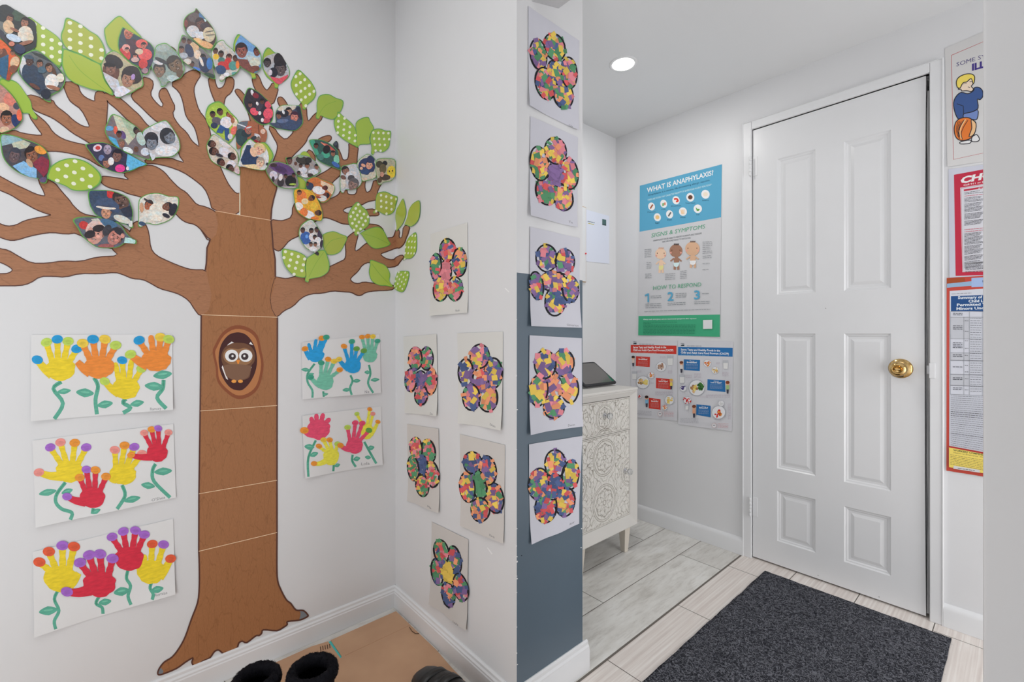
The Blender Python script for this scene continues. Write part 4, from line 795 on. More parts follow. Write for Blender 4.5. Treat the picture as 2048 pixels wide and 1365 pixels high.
# ------------------------------------------------------------------ sheets of paper taped to the walls
def sheet(name, label, cat, group, pl, cs, amp=0.006, seed=0, off=0.0012, col=S(205,205,205), nx=14, ny=18, curl=(1, 1), fold=None, mt='sheet'):
    """cs: corners TL, TR, BR, BL in the photo; returns the root, an art layer and the warp function"""
    q = [onplane(pl, *c) for c in cs]
    s0 = (q[0][0] + q[3][0]) / 2; s1 = (q[1][0] + q[2][0]) / 2; zt = (q[0][1] + q[1][1]) / 2; zb = (q[2][1] + q[3][1]) / 2
    rnd = random.Random(seed); ph = [rnd.uniform(0, 6.28) for _ in range(5)]
    def disp(s, z):
        a = (s - s0) / (s1 - s0); b = (zt - z) / (zt - zb); bb = min(1.2, max(0, b)); aa = min(1.1, max(-0.1, a))
        w1 = 0.5 + 0.5 * math.sin(aa * 5.2 + ph[0] + bb * 1.3)
        d = amp * (0.12 + 0.88 * bb ** 2.2) * w1
        d += amp * 0.22 * (0.5 + 0.5 * math.sin(aa * 11 + ph[1]) * math.sin(bb * 6 + ph[2]))
        d += amp * curl[0] * max(0, bb - 0.8) * max(0, 0.3 - aa) * 10 + amp * curl[1] * max(0, bb - 0.8) * max(0, aa - 0.7) * 10
        if fold: d += fold * max(0, 0.3 - aa - bb) ** 1.5
        return d
    disp = lattice(disp)
    m = to3(pl, (s0 + s1) / 2, (zt + zb) / 2, 0)
    root = empty(name, m, label, cat, group)
    pa = Art(pl, off); pa.poly(cs, col, lvl=0); pa.build('paper', [M[mt]], root, disp, smooth=True)
    return root, Art(pl, off + 0.00005), disp
TEAL = S(84,158,136); TEAL2 = S(64,138,112); YEL = S(228,192,40); ORA = S(232,128,52); REDP = S(196,40,62); PINKP = S(212,72,104); YEL2 = S(238,210,70)
DB = S(30,142,196); DLI = S(172,196,84); DYE = S(238,186,66); DPU = S(152,96,186); DPI = S(228,136,128); DOR = S(224,138,50); DRO = S(208,84,52); DTE = S(58,150,124); DGR = S(96,150,70); BLU = S(34,146,204); TLH = S(108,178,154)
def hand(a, palm, col, tips, thumb=None, tw=5.2, seed=1, rot=0):
    """palm cx,cy,rx,ry ; tips (x,y,dot colour or None) ; thumb the same"""
    rnd = random.Random(seed); cx, cy, rx, ry = palm; tw = 0.205 * rx + 0.3
    pts = []
    for k in range(22):
        t = 2 * PI * k / 22; r = 1 + rnd.uniform(-0.045, 0.045); x = rx * r * math.cos(t) * (1.0 if math.sin(t) < 0 else 0.96); y = ry * r * math.sin(t)
        if math.sin(t) < 0: y *= 0.86; x *= 1.02
        pts.append((cx + x, cy + y))
    a.poly(catmull(pts, 2), col)
    allt = list(tips) + ([thumb] if thumb else [])
    n = len(tips)
    for i, (x, y, c) in enumerate(allt):
        th = thumb and i == len(allt) - 1
        if th:
            sgn = -1 if x < cx else 1; bx, by = cx + sgn * rx * 0.55, cy + ry * 0.45; w0, w1 = tw * 1.7, tw * 0.9
            mid = ((x + bx) / 2, (y + by) / 2 + ry * 0.12)
            a.stroke(catmull([(x, y), mid, (bx, by)], 4, False), [w1 + (w0 - w1) * k / 8 for k in range(9)], col)
        else:
            bx = cx + rx * (-0.68 + 1.36 * (i + 0.5) / n); by = cy - ry * 0.45
            m1 = ((x * 0.6 + bx * 0.4), (y * 0.6 + by * 0.4)); m2 = ((x * 0.25 + bx * 0.75), (y * 0.25 + by * 0.75))
            a.stroke([(x, y), ((x + m1[0]) / 2, (y + m1[1]) / 2), m1, ((m1[0] + m2[0]) / 2, (m1[1] + m2[1]) / 2), m2, (bx, by)], [tw * .85, tw, tw * .82, tw * 1.02, tw * .9, tw * 1.25], col)
            a.ell(x, y, tw * .85, tw * .85, col)
    for x, y, c in allt:
        if c: a.ell(x, y - 1, tw * 1.75, tw * 1.35, c, rnd.uniform(-15, 15)); a.ell(x + 1, y, tw * 0.9, tw * 0.7, tuple(v * 0.9 for v in c[:3]) + (1,))
def stem(a, pts, leaves, hw=3.6, col=None):
    col = col or TEAL; p = catmull(pts, 4, False); a.stroke(p, hw, col)
    a.stroke(catmull(pts[:3], 4, False)[:6], hw * 0.35, TEAL2)
    for x, y, rx, ry, rot in leaves:
        e = [(math.cos(t) * rx, math.sin(t) * ry * (1 - 0.35 * abs(math.cos(t)))) for t in [k * PI / 8 for k in range(16)]]
        c, s_ = math.cos(math.radians(rot)), math.sin(math.radians(rot))
        a.poly([(x + u_ * c - v * s_, y + u_ * s_ + v * c) for u_, v in e], col); a.ell(x, y - ry * .15, rx * .5, ry * .22, TLH, rot)
PG = 'handprint flower paintings taped beside the trunk'
def painting(label, cs, hands, stems, name_, npos, seed, hw, amp=0.005, fold=None, off=0.0012):
    root, a, dp = sheet('handprint_painting', label, 'painting', PG, 'T', cs, amp, seed, fold=fold, curl=(1, 0.6), off=off)
    a.k = 1
    for st in stems: a = Art('T', off + 0.00005); a.k = 1; stem(a, *st, hw); a.build('stem', [M['paint']], root, dp)
    a = Art('T', off + 0.00005); a.text(name_, npos[0], npos[1], 5.5, S(120,120,125)); a.build('written_name', [M['paper']], root, dp)
    for i, h in enumerate(hands):
        b2 = Art('T', off + 0.0003 + 0.00035 * i); hand(b2, *h, seed=seed * 7 + i); b2.build('handprint', [M['paint']], root, dp)
painting('painting of two yellow and two orange handprints, upper left of trunk', [(62.4,670),(344.6,669),(345.5,819.3),(62.4,842.6)],
 [((121.3,738,30,24), YEL, [(93,686,DLI),(114.7,680,DB),(136.3,684,DLI),(153.7,699,DB)], (74.9,721,DB)), ((252.5,776,27,23), YEL, [(231,730,None),(244.2,722,DB),(262.5,724,None),(282.4,739,DLI)], (209.3,764,DLI)),
  ((197.7,734,31,24), ORA, [(165.3,688,DYE),(186,680,DB),(210,680,DYE),(231,692,DLI)], (154.5,724,None)), ((312,721,30,22), ORA, [(278,682,DB),(302,676,None),(320.6,676,DYE),(337,680,DLI)], (260.8,710,DLI))],
 [([(123,764),(107,778),(126,807),(109,838)], [(128,783,14,6,-8)]), ([(188,756),(196,773),(191,800),(194,829)], [(170,786,18,9,5),(210,809,16,8,-10)]), ([(252,798),(246,806),(261,816),(246,826)], [(274,807,14,7,-12)]), ([(327,760),(325,778),(314,796),(332,817)], [(325,750,19,9,-8),(308,773,19,9,5)])],
 'Ramsey', ((300,821),(322,819)), 3, 4.0)
painting('painting of two yellow and two red handprints, middle left of trunk', [(65,881.3),(346.6,848.4),(351.7,995),(71.7,1054.8)],
 [((139.4,942,28,23), YEL, [(100.7,896,DPU),(121,886,DPI),(149.5,887,DOR),(172.3,896,DPU)], (78,946,DPI)), ((245.6,948,27,21), YEL, [(229.6,901,DPI),(249,892,DOR),(268.3,895,DPU),(284,909,DPI)], (219,952,None)),
  ((185,994,26,21), REDP, [(159.6,956,DOR),(173,940,DPU),(191,941,DOR),(211.9,954,DOR)], (134.4,994,DPU)), ((314.6,905,21,19), REDP, [(288,867,DPI),(303,860,DOR),(316,858,DPU),(336.5,866,DPI)], (262,911,DOR))],
 [([(131,965),(114,988),(112,1005),(124,1018),(144,1025),(141,1039)], [(95.6,985,18,7,-12),(134.4,983,12,6,-20)]), ([(187,1016),(185,1027)], [(192,1022,10,5,-25)]), ([(244,970),(250,991),(234,1017)], [(264,998,17,7,-12)]), ([(311,928),(305,941),(308,963),(340,995)], [(326,943,18,8,-5),(296,971,14,7,8)])],
 "O'Shea", ((303,1003),(330,997)), 5, 3.6, 0.006)
painting('painting of two red hands between two yellow ones, lowest left of trunk', [(65.8,1103.8),(346.4,1037.5),(350,1187),(69.5,1272.5)],
 [((120,1156,33,28), YEL, [(79,1125,DRO),(98,1104,DRO),(125,1092,DPU),(148,1094,DRO)], (157,1146,None)), ((301.5,1142,29,25), YEL, [(288.5,1114,None),(304.3,1089,DRO),(326.8,1090,DPU)], (340.8,1118,DRO)),
  ((258.6,1116,29,26), REDP, [(224,1075,DPU),(246.4,1064,DPU),(270.7,1062,DPU),(288.5,1070,DPU)], None), ((198.8,1167,33,27), REDP, [(160,1126,DPU),(178,1111,DPU),(200,1109,DPU),(225,1118,DPU)], (134,1184,DPU))],
 [([(118,1178),(109,1198),(118,1221),(109,1241),(112,1257)], [(97,1221,19,9,-8)], 3.9), ([(199,1192),(192,1207),(204,1215),(206,1228)], [(210,1204,13,7,-10)], 3), ([(256,1140),(253,1157),(261,1172),(256,1192),(262,1209)], [(243,1183,16,9,-12)], 2.8), ([(303,1164),(300,1176),(306,1187),(304,1198)], [(314,1178,13,7,-15)], 3)] if False else
 [([(118,1178),(109,1198),(118,1221),(109,1241),(112,1257)], [(97,1221,19,9,-8)]), ([(199,1192),(192,1207),(204,1215),(206,1228)], [(210,1204,13,7,-10)]), ([(256,1140),(253,1157),(261,1172),(256,1192),(262,1209)], [(243,1183,16,9,-12)]), ([(303,1164),(300,1176),(306,1187),(304,1198)], [(314,1178,13,7,-15)])],
 'Remias', ((309,1192),(334,1186)), 8, 3.3, 0.006)
painting('painting of blue and teal handprints with a folded corner, right of trunk', [(603,685),(758.8,669),(761,786),(604,799)],
 [((631,711,17.5,14), BLU, [(617,690,None),(631,682,None),(643,678,DOR),(652,676,DTE)], (609,699,DOR)), ((649.8,764,17,17), TLH, [(642,727,DTE),(655.7,720,DOR),(667.4,724,DYE),(678.6,741,DOR)], (621,756,DTE)),
  ((738.9,712,15,13.5), TLH, [(723.2,675.5,DOR),(734.7,674,DOR),(744.8,674.5,DYE),(754,683.5,DTE)], None), ((704.9,731,16.5,16), BLU, [(687.3,694,DOR),(703,684.5,DTE),(712.4,699,DGR),(726.7,703,DGR)], (677,720,DYE))],
 [([(629,728),(615,748),(615,765),(624,781),(624,796)], [(611,740,9,4,5),(621,749,7,3,-10)]), ([(700,751),(704,762),(699,776),(702,790)], [(712,762,8,4,-5),(692,780,8,4,-5)]), ([(737,730),(740,748),(735,767),(745,786)], [(734,745,6,4,0),(749,760,9,4,-5)]), ([(646,783),(647,794)], [(650,789,6,3,-10)])],
 'Nia', ((728,787),(737,786)), 11, 2.2, 0.005, 0.05)
painting('painting of pink and yellow handprints, lower right of trunk', [(603.6,831.7),(762.3,813),(763.5,929),(608.8,956)],
 [((637,858,23,22), PINKP, [(622,838,None),(632,832,None),(645,831,None),(657,840,None)], (608,862,DOR)), ((661.5,913,16.5,18), YEL2, [(637,893.5,DOR),(646.3,881,DYE),(658.5,881,DOR),(674,889,DLI)], (627,928,DOR)),
  ((733,862,13,17), YEL2, [(713,829,DLI),(738.9,820,DOR),(745,829,DPI)], (755,845,DOR)), ((708.4,891,17,17), PINKP, [(694.3,856,DLI),(709.6,847,PINKP),(723.6,848,PINKP),(737,862,DGR)], (680,892,DOR))],
 [([(631,881),(616,915),(615,953)], [(618,894,10,6,5),(627,909,9,5,-20)]), ([(667,929),(666,943)], [(674,931,6,4,-20)]), ([(705,910),(704,922),(711,934)], [(713,918,7,5,-15)]), ([(728,884),(738,903),(751,927)], [(741,896,7,5,-15),(735,915,6,4,5)])],
 'Lola', ((722,931),(738,929)), 14, 2.4, 0.006, 0.02)
# stray dots of paint beside the pink print
# tissue-paper flower collages
CP = dict(p=S(122,96,142), b=S(72,88,128), y=S(214,184,84), o=S(226,142,104), r=S(198,84,88), k=S(206,124,134), g=S(80,136,98), t=S(214,150,140), d=S(64,66,96))
CG = 'tissue paper flower collages taped to the white wall and pillar'
def collage(label, pl, cs, petals, center, pal, cpal, name_, npos, seed, col, amp=0.006, hwk=1.0, dens=1.0, curl=(1, 1), thick=1.7):
    root, a, dp = sheet('flower_collage', label, 'collage', CG, pl, cs, amp, seed, col=col, nx=12, curl=curl)
    rnd = random.Random(seed * 131)
    q0 = cs[0]; vx = ((cs[1][0] - cs[0][0]), (cs[1][1] - cs[0][1])); W_ = math.hypot(*vx); shy = vx[1] / vx[0]
    INK = S(26,26,32); a.k = 1
    def pet(p):                                # shear the ellipse with the wall's perspective
        cx, cy, rx, ry = p[:4]; rot = p[4] if len(p) > 4 else 0
        e = ellp(0, 0, rx, ry, rot, 28); return [(cx + x, cy + y) for x, y in e]
    a.text(name_, npos[0], npos[1], 4.2, S(110,110,115)); a.build('written_name', [M['sheet']], root, dp)
    k = 0
    allp = [(p, pal) for p in petals] + ([(center, cpal)] if center else [])
    for pi_, (p, pl_) in enumerate(allp):
        p = (p[0], p[1], p[2] * 1.12, p[3] * 1.08) + tuple(p[4:])
        b2 = Art(pl, 0.0014 + 0.00008 * pi_); b2.stroke(pet(p), thick, INK, closed=True, lvl=1)
        cx, cy, rx, ry = p[:4]; rot = math.radians(p[4] if len(p) > 4 else 0); cand = []; cell = 8.6 * hwk
        nx_, ny_ = int(2 * rx / (cell * .86)) + 1, int(2 * ry / (cell * 1.15)) + 1
        for i in range(nx_ + 1):
            for j in range(ny_ + 1):
                x = -rx * .85 + 1.7 * rx * (i + (j % 2) * .4) / nx_ + rnd.uniform(-1.3, 1.3) * hwk; y = -ry * .9 + 1.8 * ry * j / ny_ + rnd.uniform(-1.6, 1.6) * hwk
                d_ = (x / (rx * .93)) ** 2 + (y / (ry * .96)) ** 2
                if d_ > 1 or rnd.random() < 0.07: continue
                cand.append((cx + x * math.cos(rot) - y * math.sin(rot), cy + x * math.sin(rot) + y * math.cos(rot), d_))
        dom = rnd.choice(pl_); rnd.shuffle(cand)
        for x, y, d_ in cand:
            c = CP[rnd.choice(pl_) if rnd.random() < 0.88 else dom]; j = rnd.uniform(0.8, 1.16); c = tuple(v * j for v in c[:3]) + (1,)
            w_, h_, an = rnd.uniform(3.6, 5.6) * hwk, rnd.uniform(5.0, 8.0) * hwk, rnd.gauss(0, 0.6) + (1.3 if rnd.random() < 0.2 else 0)
            if d_ > 0.5: w_ *= .75; h_ *= .75
            q = []
            for dx, dy in ((-1, -1), (1, -1), (1, 1), (-1, 1)):
                dx *= w_ * rnd.uniform(0.85, 1.1); dy *= h_ * rnd.uniform(0.85, 1.1); q.append((x + dx * math.cos(an) - dy * math.sin(an), y + dx * math.sin(an) + dy * math.cos(an) + shy * dx * 0.6))
            k += 1; b2.poly(q, c, lvl=4 + (k * 7) % 29 * 1.2)
        for _ in range(1 if pi_ < len(petals) else 0):
            i0 = rnd.randrange(28); e_ = pet(p); b2.stroke([e_[(i0 + q_) % 28] for q_ in range(6)], thick * .9, INK, lvl=40)
        b2.build('petal' if pi_ < len(petals) else 'flower_center', [M['paper']], root, dp)
WC = S(186,186,194); WB = S(196,195,191)
collage('topmost collage on the pillar, shadowed at its top corner', 'P', [(1055.8,12.9),(1157.7,82),(1154.7,262),(1055.8,212.6)], [(1075.6,110,14.5,29,-8),(1108,95,18,26,-22),(1137,146.4,14,29,-4),(1125,190,17,26,-12),(1089.4,168,18,30,-14)], (1110,146,12,23,-20), 'yyggpobrk', 'ogybp', 'Liv', ((1136,253),(1143,256)), 1, WC, 0.004)
collage('second collage down the pillar, with a purple centre', 'P', [(1060,233),(1155.4,275),(1151.8,455.5),(1056.5,432.6)], [(1077,328,16,32,-8),(1109.6,302.5,19,25,-12),(1137,348,16,29,-6),(1125,396,17,24,-14),(1090.4,383,19,26,-12)], (1109.6,350,14,23,-6), 'gookkyrpyg', 'pppp', 'Ta', ((1136,446),(1143,448)), 2, WC, 0.006)
collage('third collage down the pillar, mostly purple, crossing onto the blue', 'P', [(1059,454),(1158.4,477),(1156.6,656),(1057.3,652.8)], [(1091.5,517,19,25,-4),(1128.5,524,17,23),(1139,579,14,24),(1109,603,18,27,4),(1071,572,12,26,-8)], (1104,563,23,18,-2), 'ppbbpykgyr', 'pkoybp', 'Omarion', ((1131,652),(1151,654)), 3, WC, 0.007, dens=1.1)
collage('fourth collage down the pillar, on the blue paint, even five petals', 'P', [(1057.8,671),(1162.4,676.9),(1160.7,852),(1056,869.6)], [(1089,729,19,26),(1126,726.6,18,25),(1138,778,14.5,26),(1106,815,18,20),(1075.5,781.4,16,29,6)], (1106,774.7,17,22), 'byoogpkyp', 'ookpg', 'Devon', ((1133,853),(1145,851)), 4, WC, 0.007, 1.25, 0.8)
collage('lowest collage on the pillar, with a navy blue centre', 'P', [(1056.6,889),(1163.7,872),(1155,1046.8),(1059.3,1088)], [(1108.8,928,18,26),(1139,950,15,27,6),(1127,1003,18,27,8),(1089.5,1014,18,29,8),(1076,968,17,29,8)], (1105,973.5,19,24,10), 'rrgbbyop', 'bbbr', 'Amir', ((1135,1050),(1146,1045)), 5, WC, 0.008)
collage('uppermost collage on the side wall, with a solid pink centre', 'B', [(861.8,468.7),(935.9,445.3),(937.5,625.8),(862.6,632.3)], [(896.4,501,14,21),(920.6,525,12,26),(911.7,578,13,22),(883.5,580,13,21),(873.8,535,10,25)], (894,543,9.5,21), 'prygbko', 'kkkk', 'Noah', ((913,624),(921,623)), 6, WB, 0.006, 0.9)
collage('collage nearest the corner, middle row, orange and pink petals', 'B', [(807.7,674),(874.6,668.5),(877.8,832),(812.6,826.5)], [(832,717.7,12,21),(854.5,717.7,12,21),(864,762.8,10,24),(844,791.8,12,17),(823,761,9.5,21)], (843,759.6,11,16), 'okkgbrpo', 'ppb', 'Zoe', ((864,829),(870,830)), 7, WB, 0.006, 0.85)
collage('middle row collage nearest the pillar, with thick black outlines', 'B', [(915.7,667),(1006.8,663.7),(1007.6,860.4),(920.6,846.6)], [(961,713,17,22),(988.3,746.7,16,28),(977.8,796.7,18,25),(944.7,795,15,24),(933.5,745,13,25)], (962.5,759.6,14,22), 'ppobgkyb', 'oppr', 'Zahara', ((983,850),(996,855)), 8, WB, 0.007, 1.1, thick=1.8)
collage('smaller collage with a navy oval centre, lower row near the corner', 'B', [(815.7,848.6),(878.6,858),(881.4,1025.7),(817.6,1002)], [(833.8,897,11,20,-8),(858.6,903,12,22,-10),(867,948.6,11,24,-8),(847,971.4,12,20,-10),(828,937,10,23,-6)], (846.6,931.4,9.5,19,-4), 'gyrkorgk', 'bbbb', 'Mia', ((859,1014),(867,1018)), 9, S(188,184,180), 0.007, 0.7, 1.4)
collage('collage with a crumpled green centre, nearest the pillar', 'B', [(920.5,868.6),(1011,890.5),(1010,1086.7),(923.3,1051.4)], [(946,925.7,16,20,-6),(977.6,941,15,27,-8),(992,996,15,28,-10),(963.3,1019,17,22,-6),(936.7,975,14,28,-6)], (961.4,971.4,12,27,-8), 'bbogyrp', 'gggg', 'Paris', ((983,1071),(993,1076)), 10, S(188,184,180), 0.007, 1.0)
collage('lowest collage on the side wall, with a yellow centre', 'B', [(864.8,1044),(938,1079.4),(936.8,1260),(861.5,1208)], [(883.7,1103.4,13,22,-12),(911.5,1119.8,11,26,-12),(924,1174,12,26,-14),(898.9,1189,12,23,-12),(876,1143.8,10,25,-8)], (897.6,1143.8,11,21,-14), 'bbgrkop', 'yyyy', 'Layla', ((911,1243),(922,1250)), 11, S(186,182,178), 0.008, 0.9, 1.2)

# ------------------------------------------------------------------ posters
def poster(name, label, pl, cs, col=S(205,204,206), amp=0.0025, seed=0, off=0.0012, mt='gloss', cat='poster', curl=(1, 1), g=None):
    return sheet(name, label, cat, g, pl, cs, amp, seed, off, col, 10, 14, curl, None, mt)
# allergy poster
root, a, dp = poster('allergy_poster', 'tall blue, grey and green allergy poster above the two food posters', 'D', [(1280,372),(1444,329),(1440.5,674),(1277.5,671)], S(188,188,190), seed=21)
a.k = 2; SKY = S(84,153,184); WT = S(222,228,232); GT = S(92,158,126); TX = S(90,96,100)
a.poly([(1280,372),(1444,329),(1442.5,435),(1279.5,464)], SKY)
a.poly([(1277.8,632.5),(1440.8,629.5),(1440.5,674),(1277.5,671)], S(62,156,116))
a.text('WHAT IS ANAPHYLAXIS?', (1294,386), (1427,350), 9.5, WT, 0.02)
a.text('Anaphylaxis is a severe, life-threatening allergic reaction.', (1296.5,392.5), (1420,362), 3.4, S(34,70,96), 0.01)
a.text('THESE ARE FOODS THAT CAUSE THE MAJORITY OF SEVERE FOOD ALLERGY REACTIONS**', (1295.5,402.5), (1424,371), 3.4, S(196,224,236))
foods = [(1303.5,413.5,6.7,8,'Peanuts'),(1327.7,408,6.8,8.2,'Milk'),(1352.5,401,7.3,8.4,'Shellfish'),(1381,395,8,8.8,'Tree Nuts'),(1411.3,389,8.4,9,'Sesame'),(1315.2,435,7,8.2,'Eggs'),(1339.7,429,7,8.3,'Fish'),(1366.3,423.7,8,8.6,'Wheat'),(1396,418,8.4,8.6,'Soy')]
fc = [S(150,84,54), S(120,160,110), S(196,58,44), S(92,58,44), S(226,206,188), S(226,180,120), S(90,92,92), S(222,176,120), S(96,150,70)]
for i, (x, y, rx, ry, nm) in enumerate(foods):
    a.ell(x, y, rx, ry, S(222,228,228), -15); c = fc[i]
    if i in (0, 6): a.stroke([(x - 2.5, y + 4), (x, y), (x + 2.5, y - 4)], 1.5, c)
    elif i == 1: a.poly([(x - 3, y - 1), (x + 1, y - 2), (x + 1, y + 4), (x - 3, y + 5)], c); a.ell(x + 2.5, y, 1.6, 3, S(206,120,96))
    elif i == 2: a.stroke(catmull([(x - 4, y - 2), (x + 1, y - 3), (x + 4, y + 1), (x, y + 3)], 3, False), 1.7, c)
    elif i == 7: [a.stroke([(x + k, y + 5), (x + k * 1.5 - 1, y - 4)], 0.8, c) for k in (-2, 0, 2)]
    elif i == 8: a.poly(catmull([(x - 4, y - 3), (x - 1, y), (x + 4, y), (x + 2, y + 4), (x - 2, y + 4)], 2), c)
    else: a.ell(x, y, rx * .58, ry * .5, c, -15)
    w_ = 1.1 * len(nm); a.text(nm, (x - w_, y + ry + 4.5), (x + w_, y + ry + 3.6), 2.6, S(40,76,100))
a.text('SIGNS & SYMPTOMS', (1303,475.5), (1410,457), 8.2, GT, 0.0, 0.15)
a.text('ANAPHYLAXIS CAN BE HARD TO IDENTIFY IN INFANTS AND TODDLERS', (1307,483.5), (1404,468.5), 3.2, TX)
a.text('HERE ARE SOME THINGS TO WATCH FOR:', (1325,485.8), (1382,477.5), 3.2, TX)
for (x, y, r, sk, hr, dp_) in ((1322,508,11,S(222,186,160),S(206,160,130),S(214,206,140)), (1352.5,502,13,S(150,112,92),S(56,44,42),S(196,224,228)), (1385.5,498,14.5,S(200,162,132),S(90,70,60),S(222,222,220))):
    a.ell(x + 1, y + 20, r * .40, 9, sk); a.ell(x, y, r, r * .98, sk)
    for sg in (-1, 1):
        a.stroke([(x + sg * r * .3, y + 15), (x + sg * r * .85, y + 21)], 1.4, sk); a.stroke([(x + 1 + sg * r * .25, y + 28), (x + 1 + sg * r * .28, y + 38)], 2.2, sk); a.ell(x + sg * r * .62, y - 1, 0.9, 1.1, S(90,50,40)); a.ell(x + sg * r * .78, y + 4, 1.8, 1.8, S(214,150,136))
    a.poly([(x - r * .45 + 1, y + 24), (x + r * .5 + 1, y + 23.5), (x + r * .35, y + 31), (x + 1, y + 33), (x - r * .3, y + 31)], dp_)
    for k in range(5): a.stroke([(x - 4 + 2 * k, y - r + 2), (x - 3 + 2.2 * k, y - r - 1.6)], 0.6, hr)
for (x, y, n_, w_) in ((1290,500,5,14),(1294,526,4,10),(1291,549,3,13),(1331,549,4,20),(1361,543,5,13),(1406,485,3,19),(1406,496,2,16),(1406,504,2,19),(1406,513,2,18),(1406,528,1,14),(1406,540,1,12)):
    for k in range(n_): a.lines((x, y + k * 3.6), (x + w_, y + k * 3.6 - w_ * .08), 0.9, S(130,132,136), k)
a.text('HOW TO RESPOND', (1307,580.5), (1403,573), 8.0, GT, 0.0, 0.08)
a.poly([(1296,587.5),(1299,587.2),(1299,605),(1296,605)], SKY); a.stroke([(1291,592),(1297,588.5)], 1.4, SKY)
for ch, x, y in (('2', 1336, 602), ('3', 1389, 599)): a.text(ch, (x, y), (x + (12 if ch != '1' else 7), y - .6), 17, SKY, 0.02)
for (x, y, n_, w_) in ((1302,593,2,22),(1352,588,3,22),(1405,588,1,14),(1292,609,3,32),(1336,607,2,36),(1389,604.5,2,32)):
    for k in range(n_): a.lines((x, y + k * 3.6), (x + w_, y + k * 3.6 - w_ * .05), 1.0, S(120,126,130), k)
a.lines((1290,623.5), (1422,619), 0.9, S(130,134,138), 3)
a.text('Always seek emergency care to recommend epinephrine after exposure', (1288,640.5), (1394,638.5), 2.6, S(200,226,214), 0.01)
for k in range(9): a.lines((1288,645 + k * 2.9), (1288 + (68 if k == 0 else 16 if k == 1 else 104), 644.6 + k * 2.85), 0.8, S(40,110,84), k, 2, 7)
a.poly([(1407.5,640.5),(1426,640),(1426,658),(1407.5,658.4)], S(206,208,208))
a.build('print', [M['paper']], root, dp, 0.03)
# two meal posters
def meal(label, cs, HC, TXT, items, boxes, kids, seed, sub, hx, hy, logo):
    root, a, dp = poster('meal_poster', label, 'D', cs, S(196,196,200), seed=seed, amp=0.003)
    a.k = 2; a.poly(hx, HC); W2 = S(226,226,228)
    (x0, y0), (x1, y1) = hy
    a.text('Serve Tasty and Healthy Foods in the', (x0, y0), (x0 + (x1 - x0) * .82, y0 + (y1 - y0) * .8), 3.9, W2, 0.03)
    a.text('Child and Adult Care Food Program (CACFP)', (x0, y0 + 5.6), (x1, y1 + 6.2), 3.9, W2, 0.03)
    a.text(sub, (x0, y0 + 10.2), (x0 + (x1 - x0) * .58, y0 + 10.8), 2.6, S(216,170,160) if HC[0] > .3 else S(140,180,206))
    lx, ly = logo; a.text('USDA', (lx, ly), (lx + 7, ly + .2), 2.4, S(60,76,92), 0.02); a.poly([(lx, ly + 2.4), (lx + 3, ly + 1), (lx + 7, ly + .8), (lx + 7, ly + 3.4), (lx, ly + 3.4)], S(40,52,60)); a.lines((lx + 12, ly + 3.2), (lx + 42, ly + 3.6), 0.9, S(110,110,116))
    for k, (q, hd, hd2) in enumerate(boxes):
        a.poly(q, HC); xm = (q[0][0] + q[1][0]) / 2; yt = (q[0][1] + q[1][1]) / 2; w_ = (q[1][0] - q[0][0]) * .3; hgt = q[3][1] - q[0][1]
        a.text(hd, (xm - w_ * .5, yt + 3.6), (xm + w_ * .5, yt + 4), 2.0, W2); a.text(hd2, (xm - w_ * 1.05, yt + 6.6), (xm + w_ * 1.05, yt + 7.2), 2.9, W2, 0.03)
        for j in range(4 if hgt < 24 else 5): a.lines((xm - w_ * 1.2, yt + 9.8 + j * 2.4), (xm + w_ * 1.2, yt + 10.2 + j * 2.4), 0.8, tuple(v * .5 + .3 for v in HC[:3]) + (1,), j, 1, 4, .7)
    for it in items:
        kd, x, y, r = it[:4]
        if kd == 'g': a.poly([(x - r, y - r * 1.6), (x + r, y - r * 1.6), (x + r * .8, y + r * 1.7), (x - r * .8, y + r * 1.7)], S(176,178,182)); a.poly([(x - r * .9, y - r * .6), (x + r * .9, y - r * .6), (x + r * .8, y + r * 1.6), (x - r * .8, y + r * 1.6)], S(208,208,206))
        elif kd == 't': [a.lines((x, y + k * 2.3), (x + r, y + k * 2.3), 0.7, S(172,160,170), k, 1, 5, .8) for k in range(it[4])]
        else:
            ry = r * .98; a.ell(x, y, r, ry, S(150,152,160)); a.ell(x, y, r * .94, ry * .94, S(212,212,214)); rn = random.Random(int(x * y))
            for cols, fx, fy, fr in it[4:]:
                for _ in range(22):
                    t = rn.uniform(0, 6.28); d = rn.uniform(0, .85) * fr * r; a.ell(x + fx * r + d * math.cos(t), y + fy * r + d * math.sin(t), r * rn.uniform(.12, .24), r * rn.uniform(.11, .2), S(*rn.choice(cols)), rn.uniform(0, 90), n=7)
    for (x, y, h, sh, hr) in kids:
        a.ell(x, y, h * .15, h * .17, S(206,160,130)); a.ell(x, y - h * .08, h * .17, h * .13, S(*hr)); a.poly([(x - h * .12, y + h * .15), (x + h * .12, y + h * .15), (x + h * .14, y + h * .5), (x - h * .14, y + h * .5)], S(*sh)); a.poly([(x - h * .1, y + h * .5), (x + h * .1, y + h * .5), (x + h * .07, y + h * .85), (x - h * .07, y + h * .85)], S(60,60,72))
    for k in range(4): a.lines((cs[3][0] + 6, cs[3][1] - 12 + k * 2.4), (cs[3][0] + 6 + 36, cs[3][1] - 11 + k * 2.6), 0.7, S(160,160,166), k, 1, 5, .8)
    x, y = cs[2][0] - 34, cs[2][1] - 12 - (2 if seed == 31 else 0); a.ell(x, y, 4.6, 4.8, S(176,120,116)); a.ell(x, y, 4.2, 4.4, S(208,208,210)); a.lines((x - 2, y - .5), (x + 2.4, y - .5), 1.6, S(100,100,110), 1, 1, 2, .5)
    for k in range(4): a.lines((x + 8, y - 4 + k * 2.6), (x + 28, y - 3.4 + k * 2.7), 0.7, S(190,140,144), k, 1, 5, .8)
    a.build('print', [M['paper']], root, dp, 0.03)
